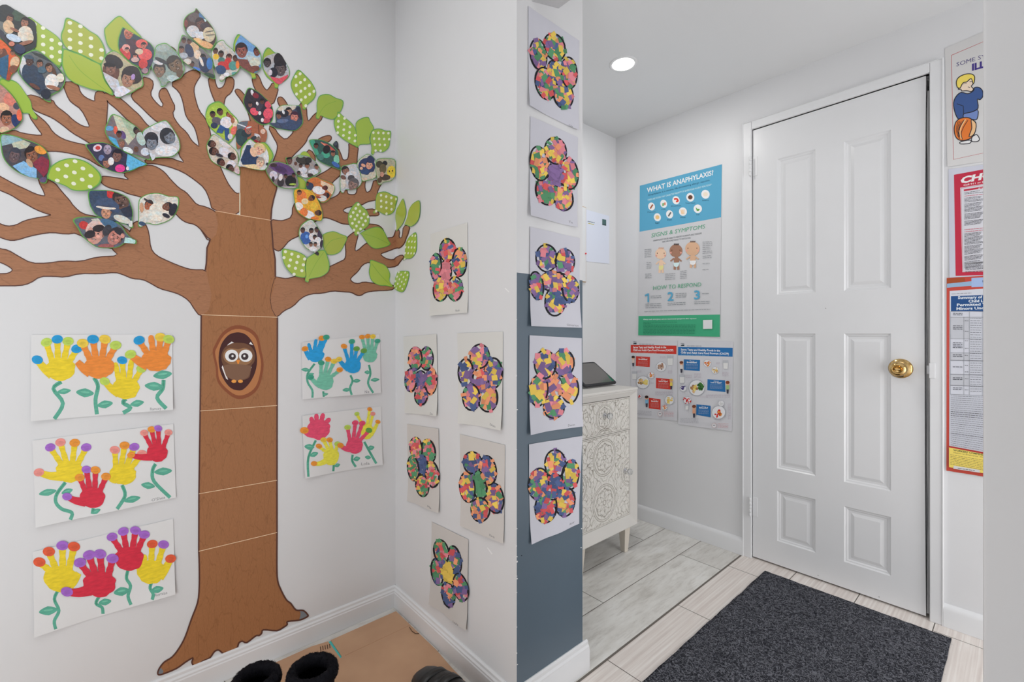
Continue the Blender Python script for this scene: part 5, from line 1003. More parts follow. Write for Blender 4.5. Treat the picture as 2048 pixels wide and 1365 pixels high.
BRN = [(190,150,100),(206,170,120),(150,110,70)]; ORG = [(226,130,50),(236,150,60),(200,90,40)]; GRE = [(60,110,50),(90,140,60),(40,80,40)]; YLO = [(226,200,120),(214,180,90)]; RDD = [(200,44,40),(180,30,36)]; OAT = [(160,120,96),(190,160,140),(130,96,80)]; PUR = [(52,44,88),(76,66,120)]
meal('red headed meal poster, left of the blue one and partly behind the cabinet', [(1261.5,680.5),(1354.5,681.5),(1355.5,842),(1262.5,834)], S(190,54,44), None,
 [('d',1322.8,734,10.4,(OAT,0,0,.75)),('g',1341,721,6),('g',1269.5,751,5),('d',1286.5,765,13.5,(BRN+GRE,-.35,-.1,.5),(YLO,.45,.05,.4)),('d',1303.5,751,6.8,(ORG,0,0,.9)),('d',1340,800.5,9.4,(YLO,0,0,.8)),('d',1330.5,815,5.6,(ORG,0,0,1.0)),('d',1281,793,4,(RDD,0,0,.9)),('t',1321,714,12,2),('t',1337,742,9,3),('t',1276,742,9,2),('t',1312,783,36,4),('t',1303,765,6,2)],
 [([(1272.5,713),(1300.5,714.5),(1300,734.5),(1272,732.5)],'What is in','Breakfast?'),([(1312.5,756),(1341.5,759),(1342,779.5),(1312.5,777)],'What is in','Lunch or Supper?'),([(1298.5,796),(1321.5,799),(1321.5,820),(1298,817)],'What is in','Snack?')],
 [(1268,716,20,(206,190,180),(50,36,32)),(1344,762,20,(214,190,90),(206,160,80)),(1295,796,22,(120,170,200),(50,36,32))], 31, 'Sample Meals for Children Ages 1-2 and 3-5',
 [(1261.8,690.3),(1353.3,691.8),(1353.2,708.8),(1261.8,705.8)], ((1266.5,697),(1347,696.9)), (1266.5,685.5))
root_ = None
meal('blue headed meal poster, right of the red one', [(1356,682),(1467,683),(1464.5,863),(1357,849)], S(40,104,160), None,
 [('d',1415.5,727,8,(ORG,0,0,.85)),('d',1431,741,7.6,(BRN+YLO,0,0,.85)),('g',1452,729.5,5.2),('g',1365,758,5.2),('d',1394.5,776,16.6,(BRN+YLO,-.3,.1,.5),(GRE,.45,-.1,.45)),('d',1367.5,776.5,7,(PUR,0,0,.8)),('d',1375.8,801,7.6,(RDD,0,0,1.2)),('g',1375.5,814,3.4),('d',1438.8,825,13.8,(RDD+ORG+[(170,90,50)],0,0,.8)),('d',1444,807,6,([(200,200,200)],0,0,.8)),('t',1434,726,7,2),('t',1446,745,13,4),('t',1373,751,12,3),('t',1390,748,14,4),('t',1414,790,48,3),('t',1457,808,6,14),('t',1400,794,18,1),('t',1430,839,14,1)],
 [([(1368,719),(1400.5,720.5),(1400,742.5),(1368,740.5)],'What is in','Breakfast?'),([(1415.5,759),(1450.5,761),(1451.5,784.5),(1415,781)],'What is in','Lunch or Supper?'),([(1393.5,809),(1422,812),(1422,835),(1393,830)],'What is in','Snack?')],
 [(1364.5,727,22,(206,200,196),(110,60,40)),(1457,767,24,(150,176,120),(120,60,36)),(1390,815,24,(206,150,120),(110,60,40))], 33, 'Sample Meals for Children Ages 1-2',
 [(1356.5,694.5),(1465.8,696),(1465.6,714),(1356.3,711)], ((1362,701.5),(1458,704)), (1362,689))
# sheet on the far hall wall; its square code is left blank
root, a, dp = poster('notice_sheet', 'white printed notice sheet on the far hall wall beside the pillar', 'T', [(1169,418.5),(1218,432.5),(1218,528),(1170,523)], S(198,202,214), seed=41, mt='sheet', cat='notice', amp=0.001)
a.k = 2; a.lines((1175,443), (1189,446), 1.5, S(110,120,126), 1, 2, 5, .4); a.lines((1176,447), (1188,449.5), 1.5, S(176,168,90), 2, 2, 5, .4)
a.poly([(1204,438.5),(1212,440),(1212,452),(1204,450.5)], S(70,96,96)); a.lines((1204.5,449), (1211.5,450.5), 1.6, S(40,44,50), 1, 1, 2, .4)
a.build('print', [M['paper']], root, dp)
# edge of a brown-framed board hidden by the pillar
bx1, zt_ = onplane('T', 1169.5, 415.5); zb_ = onplane('T', 1169.5, 565.5)[1]
root = empty('framed_board', (bx1 - 0.11, YT, (zt_ + zb_) / 2), 'thin brown-framed white board mostly hidden behind the pillar', 'board')
FB = mat('pale_oak_frame', S(170,146,116), 0.5)
bm = bmesh.new(); box(bm, bx1 - 0.23, bx1, YT - 0.010, YT - 0.0005, zb_, zt_, 0.001); link('frame', bm, FB, root)
bm = bmesh.new(); box(bm, bx1 - 0.226, bx1 - 0.004, YT - 0.0115, YT - 0.010, zb_ + 0.004, zt_ - 0.004); link('panel', bm, M['trim'], root)
bm = bmesh.new(); px_, pz_ = onplane('T', 1166.5, 508); lathe(bm, [(0.004, 0.0), (0.005, 0.004), (0.003, 0.007), (0, 0.007)], (bx1 - 0.008, YT - 0.0116, pz_), (0, -1, 0), 16); link('push_pin', bm, mat('red_plastic', S(206,50,60), 0.3), root, True)

# posters right of the door, running on behind the near wall
DPX = 2085
def yv(y0, m, x): return y0 + m * (x - 1890)
root, a, dp = poster('illness_poster', 'laminated poster of a blond child in a blue sweater coughing, right of door', 'D', [(1890,97),(DPX,13),(DPX,306),(1895,334)], S(190,189,188), seed=51, mt='gloss', amp=0.002)
RD = S(170,66,66); a.k = 2
fr = [(1903,111),(2070,40),(2070,284),(1907,319.5)]
a.stroke(fr, 0.55, RD, closed=True)
NV = S(72,66,112)
def rowtext(s_, x, yb, pxw, h, col, sl, bold=0.0, shear=0.0): a.text(s_, (x, yb), (x + pxw, yb + pxw * sl), h, col, bold, shear)
rowtext('SOME SYMPTOMS', 1913, 133.5, 118, 8, NV, -0.30, 0.0); rowtext('ILLNESSES', 1944, 141.5, 92, 12.5, S(62,50,120), -0.27, 0.05)
ink = S(40,40,46)
def shape(pts, c, w_=0.9): p = catmull(pts, 3); a.poly(p, c); a.stroke(p, w_, ink, closed=True)
def z1(*p): return [(1870 + x / 4.55, 50 + y / 4.55) for x, y in p]
shape(z1((235,1065),(320,1050),(318,1078),(235,1085)), S(206,206,206)); shape(z1((340,1020),(380,1000),(405,1040),(385,1062),(335,1060)), S(206,206,206))
shape(z1((262,812),(385,768),(382,860),(330,858),(290,850),(262,845)), S(106,126,176))
shape(z1((240,615),(300,628),(350,600),(360,572),(400,570),(432,600),(436,650),(410,682),(385,680),(392,760),(330,795),(262,812),(255,860),(212,858),(180,790),(170,710),(195,650)), S(58,82,132))
a.stroke(z1((262,812),(258,740),(200,720)), 0.7, ink)
shape(z1((215,555),(240,500),(350,490),(345,540),(330,560),(350,585),(330,608),(290,600),(245,602),(235,585),(215,590)), S(216,196,176))
shape(z1((200,560),(195,520),(215,480),(270,452),(330,448),(362,475),(350,540),(330,490),(290,520),(255,530),(230,575),(212,575)), S(222,196,92))
a.stroke(z1((255,540),(290,530)), 0.4, ink); a.stroke(z1((315,520),(340,515)), 0.6, ink); a.stroke(z1((300,565),(320,572)), 0.6, ink)
shape(z1((205,870),(240,850),(300,845),(350,870),(374,900),(365,970),(330,1030),(250,1055),(195,1030),(175,960),(185,900)), S(206,112,50))
shape(z1((330,865),(374,900),(360,990),(310,1020),(335,940)), S(222,176,130)); a.stroke(catmull(z1((280,862),(245,920),(228,980),(240,1040)), 4, False), 1.1, S(222,180,130)); a.stroke(catmull(z1((262,870),(228,930),(215,990),(222,1040)), 4, False), 0.8, ink); a.stroke(catmull(z1((300,870),(262,930),(240,990),(250,1045)), 4, False), 0.6, ink)
for k in range(3): a.stroke(catmull(z1((212 + k * 14,880),(195 + k * 10,950),(212 + k * 8,1020)), 3, False), 0.5, ink)
for k in range(14): a.lines((1980, 160 + k * 9), (2064, 145 + k * 9.4), 1.2, S(120,120,130), k, 3, 10)
a.build('print', [M['paper']], root, dp, 0.04)
root, a, dp = poster('choking_poster', 'laminated red and white choking notice between two other posters', 'D', [(1897,339),(DPX,314),(DPX,545),(1899,556)], S(182,184,196), seed=52, mt='gloss', amp=0.002)
a.k = 2; CR = S(176,44,66)
def z2(*p): return [(1870 + x / 4.55, 320 + y / 4.55) for x, y in p]
a.poly([(1908,350),(2078,319),(2078,547),(1911.5,552.5)], CR); a.poly([(1920.5,376),(2066,352),(2066,540),(1925,545)], S(196,196,202)); a.stroke([(1922,377),(2064,354),(2064,539),(1926,543)], 0.4, CR, closed=True)
a.text('CHOKING', (1920,367.5), (2060,341), 12.5, S(216,216,216), 0.05, 0.25); a.text('Call 911 or Emergency Medical Help', (1927,372.5), (2040,353), 3.0, S(222,200,200), 0.03)
a.poly([(1927.5,379.5),(2060,359),(2060,362.5),(1928,383)], CR); a.text('IF VICTIM CANNOT BREATHE', (1957,378.6), (2040,365.6), 2.4, S(216,200,200), 0.02)
y = 386; n_ = 0
for blk, c in ((2,0),(1,1),(4,0),(7,0),(5,0),(4,0),(0,2),(1,1),(1,1),(9,0),(7,0),(4,0),(5,0)):
    if blk == 0: y += 5; continue
    for k in range(blk): a.lines((1929, y), (1960 + (n_ * 7 % 9) if c == 0 else 1968, y - 4.2), 0.9, S(70,70,76) if c == 0 else CR, n_, 2, 7, .8); a.lines((1975, y - 6), (2056, y - 17), 0.9, S(90,90,96), n_, 2, 7, .8); y += 2.6; n_ += 1
    y += 1.6
a.poly([(1930,527),(2060,519),(2060,520.6),(1930,528.6)], S(110,110,112))
for k in range(3): a.lines((1931,535 + k * 2.6), (2040,527 + k * 2.6), 1.0, S(80,80,86), k)
a.lines((1931,544.6), (2000,541), 1.2, S(110,110,116), 2); a.build('print', [M['paper']], root, dp, 0.04)
root, a, dp = poster('labor_law_poster', 'red bordered child labor law notice, lowest of the posters by the door', 'D', [(1893.5,556.5),(DPX,545),(DPX,972),(1893,941.5)], S(176,52,34), seed=53, mt='gloss', amp=0.002, off=0.0022)
a.k = 2
a.poly([(1894,557.5),(1930,556.5),(1930,571),(1894,573)], S(150,72,40)); a.poly([(1894,568),(1943,563),(1943,572),(1894,576)], S(136,164,190)); a.poly([(1943,556.5),(2080,549),(2080,570),(1943,575)], S(150,170,206)); a.lines((1965,563), (2070,556), 4, S(70,84,120), 3, 6, 14)
a.poly([(1899.5,582.5),(2080,570),(2080,925),(1898.5,892)], S(192,194,202)); a.lines((1903,588.5), (1943,586.5), 1.0, S(120,120,126), 1)
a.poly([(1902,593),(2080,586),(2080,626),(1902,623)], S(34,72,122)); WW = S(206,212,220)
for s_, x0, yb, x1 in (('Summary of New York', 1916, 598.5, 2010), ('Child Labor Law', 1937, 605.5, 2006), ('Permitted Working Hours for', 1914, 613, 2060), ('Minors Under 18 Years of Age', 1913, 620.5, 2058)): a.text(s_, (x0, yb), (x1, yb - (x1 - x0) * .03), 5.2, WW, 0.03)
GL = S(130,132,138)
rows_ = [623.5,635,678,706,721,749,771,789]
for i, yy in enumerate(rows_):
    if i in (1, 3, 5): a.poly([(1901.5,yy + .3),(1939,yy + .4),(1939,rows_[i + 1] - .3),(1901.5,rows_[i + 1] - .3)], S(178,180,186))
for i, yy in enumerate(rows_): a.stroke([(1901,yy),(2075,yy + (i - 1) * 1.2 + 0)], 0.8 if i in (4, 5, 6) else 0.4, GL)
for xx in (1901,1928,1939,1965,1990,2030,2070): a.stroke([(xx,634 if xx == 1928 else 624),(xx,789 + (xx - 1900) * .05)], 0.35, GL)
for k, (yy, n_) in enumerate(((629,2),(655,3),(690,4),(712,2),(735,1),(758,2),(778,2))):
    for j in range(n_): a.lines((1906,yy + j * 3.2 - n_), (1925,yy + j * 3.2 - n_ + .3), 1.3, S(84,86,92), j + k, 3, 8); 
for yy in (642,663,682,697,711,731,744,758,780): a.lines((1930,yy), (1937,yy + .2), 1.2, S(110,110,116), 1, 2, 4)
for k in range(32): 
    yy = 637 + k * 4.7; a.lines((1941,yy), (1963,yy + .4), 1.0, S(116,118,124), k, 2, 7); a.lines((1968,yy), (1988,yy + .6), 1.0, S(116,118,124), k + 3, 2, 7); a.lines((1993,yy), (2028,yy + .9), 1.0, S(116,118,124), k + 5, 2, 7)
for k in range(26):
    yy = 792 + k * 3.9; a.lines((1902,yy), (2070,yy + 6 + k * .9), 1.2 if k in (8,9,10,19) else 0.9, S(84,84,90) if k in (8,9,10,14,19) else S(120,122,128), k, 2, 9, .9)
a.poly([(1898.5,894),(2080,928),(2080,966),(1898.5,934)], S(222,196,98)); a.stroke([(1898.5,894),(2080,928)], 0.6, CR)
a.text("WORKERS' COMPENSATION", (1907,901.5), (1985,914), 3.4, S(70,80,50), 0.03); a.text('Notice to Employees - Employers', (1908,906), (1985,918), 2.4, S(90,80,50))
for k in range(7): a.lines((1901,909 + k * 3.1), (2060,936 + k * 3.4), 0.9, S(140,124,70), k)
a.poly([(1908,931),(1960,939.5),(1960,945),(1907,937)], S(196,196,196)); a.lines((1916,936.2), (1950,941), 1.2, S(90,90,96), 4)
a.build('print', [M['paper']], root, dp, 0.04)
# ------------------------------------------------------------------ the carved cabinet in the hall
CW = painted('chalk_white_paint', S(194,191,186), 0.6, 70, 0.2, 0.05)
def carvedmat():
    m = colmat('carved_groove_paint', 0.65, 0.3); b = base(m); src = b.links[0].from_socket
    n = noise_n(m, coords(m), 60, 4); r = ramp(m, n.outputs['Fac'], [(0.35, (0.93, 0.93, 0.93, 1)), (0.7, (1.04, 1.04, 1.04, 1))])
    mx = nd(m, 'ShaderNodeMix', data_type='RGBA', blend_type='MULTIPLY'); mx.inputs[0].default_value = 1; lk(m, src, mx.inputs[6]); lk(m, r, mx.inputs[7]); lk(m, mx.outputs[2], b); return m
CM = carvedmat()
cx0, cx1, cy0, cy1 = 1.480, 1.962, 1.280, 1.622; zt, zb = 0.800, 0.121
cab = empty('carved_cabinet', ((cx0 + cx1) / 2, (cy0 + cy1) / 2, 0), 'small white antique cabinet with carved drawer and door under the tablet', 'cabinet')
ix0, ix1, iz0, iz1, iy = cx0 + 0.038, 1.9246, 0.1736, 0.7565, 1.300
bm = bmesh.new()
box(bm, cx0 + 0.001, cx0 + 0.016, iy, cy1, zb, zt - 0.02); box(bm, cx1 - 0.016, cx1 - 0.001, iy, cy1, zb, zt - 0.02); box(bm, cx0, cx1, cy1 - 0.01, cy1, zb, zt - 0.02); box(bm, cx0, cx1, iy + 0.02, cy1, zb, zb + 0.015)
link('carcass', bm, CW, cab)
bm = bmesh.new(); box(bm, cx0 - 0.002, cx1 + 0.002, cy0 - 0.003, cy1 + 0.002, zt - 0.012, zt, 0.003); link('top', bm, CW, cab)
bm = bmesh.new(); O = [(cx0, zb), (cx1, zb), (cx1, zt - 0.0125), (cx0, zt - 0.0125)]; I = [(ix0, iz0), (ix1, iz0), (ix1, iz1), (ix0, iz1)]
o_ = [bm.verts.new((x, cy0, z)) for x, z in O]; i_ = [bm.verts.new((x, iy - 0.002, z)) for x, z in I]; ob_ = [bm.verts.new((x, iy + 0.012, z)) for x, z in O]; ib_ = [bm.verts.new((x, iy + 0.012, z)) for x, z in I]
m_o = [bm.verts.new((x * .93 + (cx0 + cx1) / 2 * .07 if False else x + (0.004 if x < 1.7 else -0.004), cy0 - 0.0015, z + (0.004 if z < .4 else -0.004))) for x, z in O]
for k in range(4):
    n2 = (k + 1) % 4
    for A_, B_ in ((o_, m_o), (m_o, i_), (i_, ib_), (ob_, o_)): bm.faces.new((A_[k], A_[n2], B_[n2], B_[k]))
bmesh.ops.recalc_face_normals(bm, faces=bm.faces); link('bevelled_frame', bm, CW, cab)
def smoothstep(a, b, x):
    t = min(1, max(0, (x - a) / (b - a))); return t * t * (3 - 2 * t)
def ridge(d, w): return max(0.0, 1 - abs(d) / w)
def carve(x, z, w, h, meds):
    """relief height 0..1 at x, z (metres from the panel's centre): a raised ground cut by thin carved grooves"""
    v = 0.0; inm = False
    for mx_, mz_, R_ in meds:
        dx, dz = x - mx_, z - mz_; r = math.hypot(dx, dz) / R_; t = math.atan2(dz, dx)
        if r < 1.08:
            inm = True
            v = max(v, ridge(r - 1.0, 0.030), ridge(r - 0.90, 0.028))
            if r < 0.88:
                v = max(v, ridge(r - (0.62 + 0.14 * abs(math.cos(4 * t))), 0.035)); v = max(v, ridge(r - (0.36 + 0.13 * math.cos(8 * t)), 0.035))
                v = max(v, ridge(r - (0.50 + 0.22 * abs(math.sin(4 * t))), 0.032) * .9); v = max(v, ridge(r - 0.13, 0.04))
                v = max(v, ridge(math.sin(8 * t), 0.10) * (1 if .2 < r < .45 or .68 < r < .86 else 0) * .8)
    if not inm:
        n1 = noise.noise(Vector((abs(x) * 30, z * 30, 0.7))); n2 = noise.noise(Vector((abs(x) * 30 + 9, z * 30 + 4, 3.1)))
        v = max(v, ridge(n1, 0.045), ridge(n2, 0.045) * .9)
        a1 = math.sin(abs(x) * 120 + 2.6 * math.sin(z * 70)); v = max(v, ridge(a1, 0.12) * .6)
    e = min(w / 2 - abs(x), h / 2 - abs(z))
    if e < 0.006: v = 0.0 if e < 0.0045 else 0.8
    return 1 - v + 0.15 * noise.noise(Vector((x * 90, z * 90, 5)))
def carved(name, x0, x1, z0, z1, y, meds, parent, amp=0.0036, step=0.0018):
    nx, nz = int((x1 - x0) / step), int((z1 - z0) / step); bm = bmesh.new(); cl = bm.loops.layers.float_color.new('Col'); g = []; hv = []
    mx_, mz_ = (x0 + x1) / 2, (z0 + z1) / 2
    for j in range(nz + 1):
        r = []; hh = []
        for i in range(nx + 1):
            x, z = x0 + (x1 - x0) * i / nx, z0 + (z1 - z0) * j / nz; h = carve(x - mx_, z - mz_, x1 - x0, z1 - z0, meds); hh.append(h)
            r.append(bm.verts.new((x, y - amp * h, z)))
        g.append(r); hv.append(hh)
    hi, lo = S(203,200,194), S(140,133,124)  # grooves coloured greyer, raised ground paler, following the carve height
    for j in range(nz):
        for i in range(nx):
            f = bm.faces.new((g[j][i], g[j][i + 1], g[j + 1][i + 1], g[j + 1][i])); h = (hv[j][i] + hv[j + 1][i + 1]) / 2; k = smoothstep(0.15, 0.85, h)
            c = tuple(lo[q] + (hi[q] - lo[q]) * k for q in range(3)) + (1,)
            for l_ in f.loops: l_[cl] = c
    back = [bm.verts.new(p) for p in ((x0, y + 0.014, z0), (x1, y + 0.014, z0), (x1, y + 0.014, z1), (x0, y + 0.014, z1))]
    f = bm.faces.new(back)
    for l_ in f.loops: l_[cl] = hi
    for a_, b2, c_, d_ in ((g[0][0], g[0][-1], back[1], back[0]), (g[-1][-1], g[-1][0], back[3], back[2])):
        f = bm.faces.new((a_, b2, c_, d_))
        for l_ in f.loops: l_[cl] = hi
    return link(name, bm, CM, parent, False)
zd = 0.594
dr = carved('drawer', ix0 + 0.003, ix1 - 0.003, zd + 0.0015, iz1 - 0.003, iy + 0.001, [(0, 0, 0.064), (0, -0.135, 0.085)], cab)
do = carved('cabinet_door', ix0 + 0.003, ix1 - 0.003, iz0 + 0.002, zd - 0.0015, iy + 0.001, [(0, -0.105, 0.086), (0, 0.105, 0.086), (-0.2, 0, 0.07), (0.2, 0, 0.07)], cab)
bm = bmesh.new(); box(bm, ix0, ix1, iy + 0.013, iy + 0.020, iz0, iz1); link('backing', bm, mat('dark_gap', (0.05, 0.045, 0.04, 1), 0.8), cab)
glass = mat('crystal_glass', (0.9, 0.92, 0.93, 1), 0.03, 0.0, 0.6, Transmission_Weight=0.85, IOR=1.5); chrome = mat('chrome', (0.72, 0.72, 0.74, 1), 0.1, 1.0)
for par, kx, kzz, sc2 in ((dr, 1.723, 0.686, 1.0), (do, 1.884, 0.397, 0.95)):
    c = (kx, iy - 0.003, kzz)
    bm = bmesh.new(); lathe(bm, [(0.013, 0), (0.0125, 0.003), (0.007, 0.006), (0.005, 0.014), (0.007, 0.018)], c, (0, -1, 0), 20); k_ = link('knob', bm, chrome, par, True); k_['label'] = 'crystal knob on a chrome stem'
    bm = bmesh.new(); lathe(bm, [(0.006, 0.016), (0.0135 * sc2, 0.020), (0.0165 * sc2, 0.027), (0.0145 * sc2, 0.035), (0.008, 0.039), (0, 0.040)], c, (0, -1, 0), 10); link('crystal', bm, glass, k_)
LM = painted('worn_leg_paint', S(198,190,178), 0.6, 50, 0.3, 0.12)
for lx in (cx0 + 0.065, 1.888):
    for ly in (cy0 + 0.025, cy1 - 0.04):
        bm = bmesh.new(); vs = box(bm, lx - 0.022, lx + 0.022, ly - 0.02, ly + 0.02, 0.0, zb)
        for v in vs:
            if v.co.z < 0.01: v.co.x = lx + (v.co.x - lx) * 0.62; v.co.y = ly + (v.co.y - ly) * 0.62
        bmesh.ops.bevel(bm, geom=bm.edges[:], offset=0.0015, segments=1, affect='EDGES'); link('leg', bm, LM, cab)

# tablet in a black case, propped up on the cabinet
tb = empty('tablet', (1.84, 1.47, zt), 'dark tablet in a black case propped on top of the carved cabinet', 'tablet')
def rrect(w_, h_, r, n=6):
    o = []
    for cx_, cy_, a0 in ((w_ / 2 - r, h_ / 2 - r, 0), (-w_ / 2 + r, h_ / 2 - r, 90), (-w_ / 2 + r, -h_ / 2 + r, 180), (w_ / 2 - r, -h_ / 2 + r, 270)):
        for k in range(n + 1): t = math.radians(a0 + 90 * k / n); o.append((cx_ + r * math.cos(t), cy_ + r * math.sin(t)))
    return o
TW, TH = 0.255, 0.178; ang = math.atan2(0.100, 0.146)
def tpos(x, y, h):                             # tablet plane: x along the width, y up the screen, h out of the screen
    yy = y + TH / 2
    return Vector((1.829 + x, 1.402 + yy * math.cos(ang) - h * math.sin(ang), zt + 0.0055 + yy * math.sin(ang) + h * math.cos(ang)))
def slab(name, w_, h_, r, h0, h1, m, parent, ins=0.0015):
    bm = bmesh.new(); rr = []
    for w2, hh in ((w_ - 2 * ins, h0), (w_, h0 + ins), (w_, h1 - ins), (w_ - 2 * ins, h1)):
        hh2 = h_ - (w_ - w2); rr.append([bm.verts.new(tpos(x, y, hh)) for x, y in rrect(w2, hh2, r)])
    n_ = len(rr[0])
    for a_, b2 in zip(rr, rr[1:]):
        for k in range(n_): bm.faces.new((a_[k], a_[(k + 1) % n_], b2[(k + 1) % n_], b2[k]))
    bm.faces.new(rr[0]); bm.faces.new(rr[-1]); bmesh.ops.recalc_face_normals(bm, faces=bm.faces); return link(name, bm, m, parent)
blk = mat('black_rubber_case', (0.022, 0.022, 0.026, 1), 0.5)
slab('case', TW, TH, 0.012, 0.0, 0.011, blk, tb)
sm_ = mat('tablet_glass', (0.13, 0.12, 0.115, 1), 0.12, 0.0, 0.9)
slab('screen', TW - 0.022, TH - 0.022, 0.006, 0.0110, 0.0122, sm_, tb, 0.0004)
gm = mat('green_reflection_colour', S(20,110,84,1.0), 0.2); bm = bmesh.new()
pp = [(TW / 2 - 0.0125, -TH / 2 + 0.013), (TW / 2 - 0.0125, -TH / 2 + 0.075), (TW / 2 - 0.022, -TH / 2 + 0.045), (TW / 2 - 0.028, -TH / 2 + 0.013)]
bm.faces.new([bm.verts.new(tpos(x, y, 0.0124)) for x, y in pp]); link('painted_screen_reflection', bm, gm, tb)  # green reflection painted as a flat patch on the screen's corner
bm = bmesh.new()
for sx in (-0.06, 0.06): a_ = tpos(sx, 0.05, 0); tube(bm, [(a_.x, a_.y + 0.002, a_.z), (a_.x, 1.575, zt + 0.003)], 0.003, 8)
link('stand', bm, blk, tb)

# ------------------------------------------------------------------ door mat
def matmat():
    m = mat('charcoal_carpet', rough=0.95, spec=0.1); v = coords(m)
    n1 = noise_n(m, v, 120, 5, 0.75); n2 = noise_n(m, v, 60, 3); w1 = nd(m, 'ShaderNodeTexNoise'); w1.inputs['Scale'].default_value = 62; w1.inputs['Detail'].default_value = 3; w1.inputs['Distortion'].default_value = 3.5; lk(m, v, w1.inputs['Vector'])
    c1 = ramp(m, n1.outputs['Fac'], [(0.35, S(20,21,25)), (0.62, S(54,55,61))]); c2 = ramp(m, w1.outputs['Fac'], [(0.50, (0, 0, 0, 1)), (0.62, S(120,121,128))])
    mx = nd(m, 'ShaderNodeMix', data_type='RGBA', blend_type='ADD'); mx.inputs[0].default_value = 0.55; lk(m, c1, mx.inputs[6]); lk(m, c2, mx.inputs[7]); lk(m, mx.outputs[2], base(m))
    bump(m, w1.outputs['Fac'], 0.9, 0.006); return m
bm = bmesh.new(); rnd = random.Random(4); nx, ny = 90, 44; x0, x1, y0, y1 = 0.98, 2.192, 0.172, 0.773; g = []
for i in range(nx + 1):
    r = []
    for j in range(ny + 1):
        x = x0 + (x1 - x0) * i / nx; y = y0 + (y1 - y0) * j / ny
        if j in (0, ny): y += 0.0025 * noise.noise(Vector((x * 9, j, 0)))
        if i in (0, nx): x += 0.0025 * noise.noise(Vector((y * 9, i, 3)))
        r.append(bm.verts.new((x, y, 0.006 + 0.0016 * noise.noise(Vector((x * 160, y * 160, 0))))))
    g.append(r)
for i in range(nx):
    for j in range(ny): bm.faces.new((g[i][j], g[i + 1][j], g[i + 1][j + 1], g[i][j + 1]))
bd = [e for e in bm.edges if e.is_boundary]; r = bmesh.ops.extrude_edge_only(bm, edges=bd)
for v in r['geom']:
    if isinstance(v, bmesh.types.BMVert): v.co.z = 0.0004
bmesh.ops.recalc_face_normals(bm, faces=bm.faces)
o = link('door_mat', bm, matmat(), None, True, ((x0 + x1) / 2, (y0 + y1) / 2, 0.0)); tag(o, 'charcoal grey fibre door mat lying on the tiles before the door', 'door mat')
fib = bmesh.new(); fm = mat('pale_carpet_fibre', S(118,119,126), 0.9)
for _ in range(9000):
    x, y = rnd.uniform(x0 + .004, x1 - .004), rnd.uniform(y0 + .004, y1 - .004); t = rnd.uniform(0, 6.28); L_ = rnd.uniform(0.007, 0.018); c_ = rnd.uniform(-1.2, 1.2); wd = 0.00042; z = 0.0078; prev = None
    for k in range(4):
        px, py, pz = x + L_ * k / 3 * math.cos(t + c_ * k / 3), y + L_ * k / 3 * math.sin(t + c_ * k / 3), z + 0.0009 * math.sin(PI * k / 3)
        a_, b2 = fib.verts.new((px - wd * math.sin(t), py + wd * math.cos(t), pz)), fib.verts.new((px + wd * math.sin(t), py - wd * math.cos(t), pz))
        if prev: fib.faces.new((prev[0], prev[1], b2, a_))
        prev = (a_, b2)
f_ = link('fibres', fib, fm, o); f_['kind'] = 'stuff'

# ------------------------------------------------------------------ flattened cardboard box on the floor
CBM = mat('brown_cardboard', rough=0.8); n = noise_n(CBM, coords(CBM, (3, 3, 3)), 1.5, 3); lk(CBM, ramp(CBM, n.outputs['Fac'], [(0.3, S(168,132,104)), (0.7, S(182,146,116))]), base(CBM)); bump(CBM, noise_n(CBM, coords(CBM, (4, 120, 4)), 3, 2).outputs['Fac'], 0.15, 0.001)
ZC = 0.009
def fl(u, v): p = onfloor(u, v, ZC); return (p.x, p.y)
cb = empty('flattened_cardboard', (0.45, 1.3, 0), 'large flattened brown cardboard box lying in the corner under the shoes', 'cardboard')
def plate(name, pts, z0, z1, m, parent, label=None):
    bm = bmesh.new(); a_ = [bm.verts.new((x, y, z0)) for x, y in pts]; b2 = [bm.verts.new((x, y, z1)) for x, y in pts]
    bm.faces.new(a_[::-1]); bm.faces.new(b2)
    for k in range(len(pts)): bm.faces.new((a_[k], a_[(k + 1) % len(pts)], b2[(k + 1) % len(pts)], b2[k]))
    bmesh.ops.recalc_face_normals(bm, faces=bm.faces); o2 = link(name, bm, m, parent)
    if label: o2['label'] = label
    return o2
A1, A2, A3 = fl(792, 1223), fl(661, 1281), fl(655, 1283)
slot1, slot2 = fl(661.5, 1281), fl(684, 1314); slot0, slot3 = fl(656, 1283.5), fl(681, 1317.5)
R1, R2, R3 = fl(820, 1250), fl(872, 1300), fl(905, 1338)
plate('cardboard_panel', [A1, R1, R2, R3, (0.805, 1.02), (0.80, 0.72), (-0.25, 0.70), (-0.25, 1.585), fl(622, 1294), slot0, slot3, slot2, slot1], 0.0006, ZC, CBM, cb)
tc = plate('teal_strip', [slot1, slot2, slot3, slot0], 0.0006, 0.0062, mat('teal_tape', S(66,178,176), 0.4), cb, 'teal strip showing in the slot')
bm = bmesh.new(); dark = mat('cut_edge', S(84,60,44), 0.9)
for k in range(5):                             # ventilation cuts
    u_ = 641 + k * 4.6; v = 1298.5 - k * 1.3; q = [fl(u_ - 1.2, v - 4), fl(u_ + .6, v - 4.6), fl(u_ + 1.6, v + 4), fl(u_ - .2, v + 4.6)]
    bm.faces.new([bm.verts.new((x, y, ZC + 0.0004)) for x, y in q])
link('vent_cuts', bm, dark, cb)
bm = bmesh.new(); pts = [(*fl(819, 1256), ZC + 0.001), (*fl(824, 1264), ZC + 0.0016), (*fl(831, 1269), ZC + 0.0016), (*fl(838, 1268.5), ZC + 0.001)]; tube(bm, pts, 0.0012, 6); link('finger_cut', bm, dark, cb)
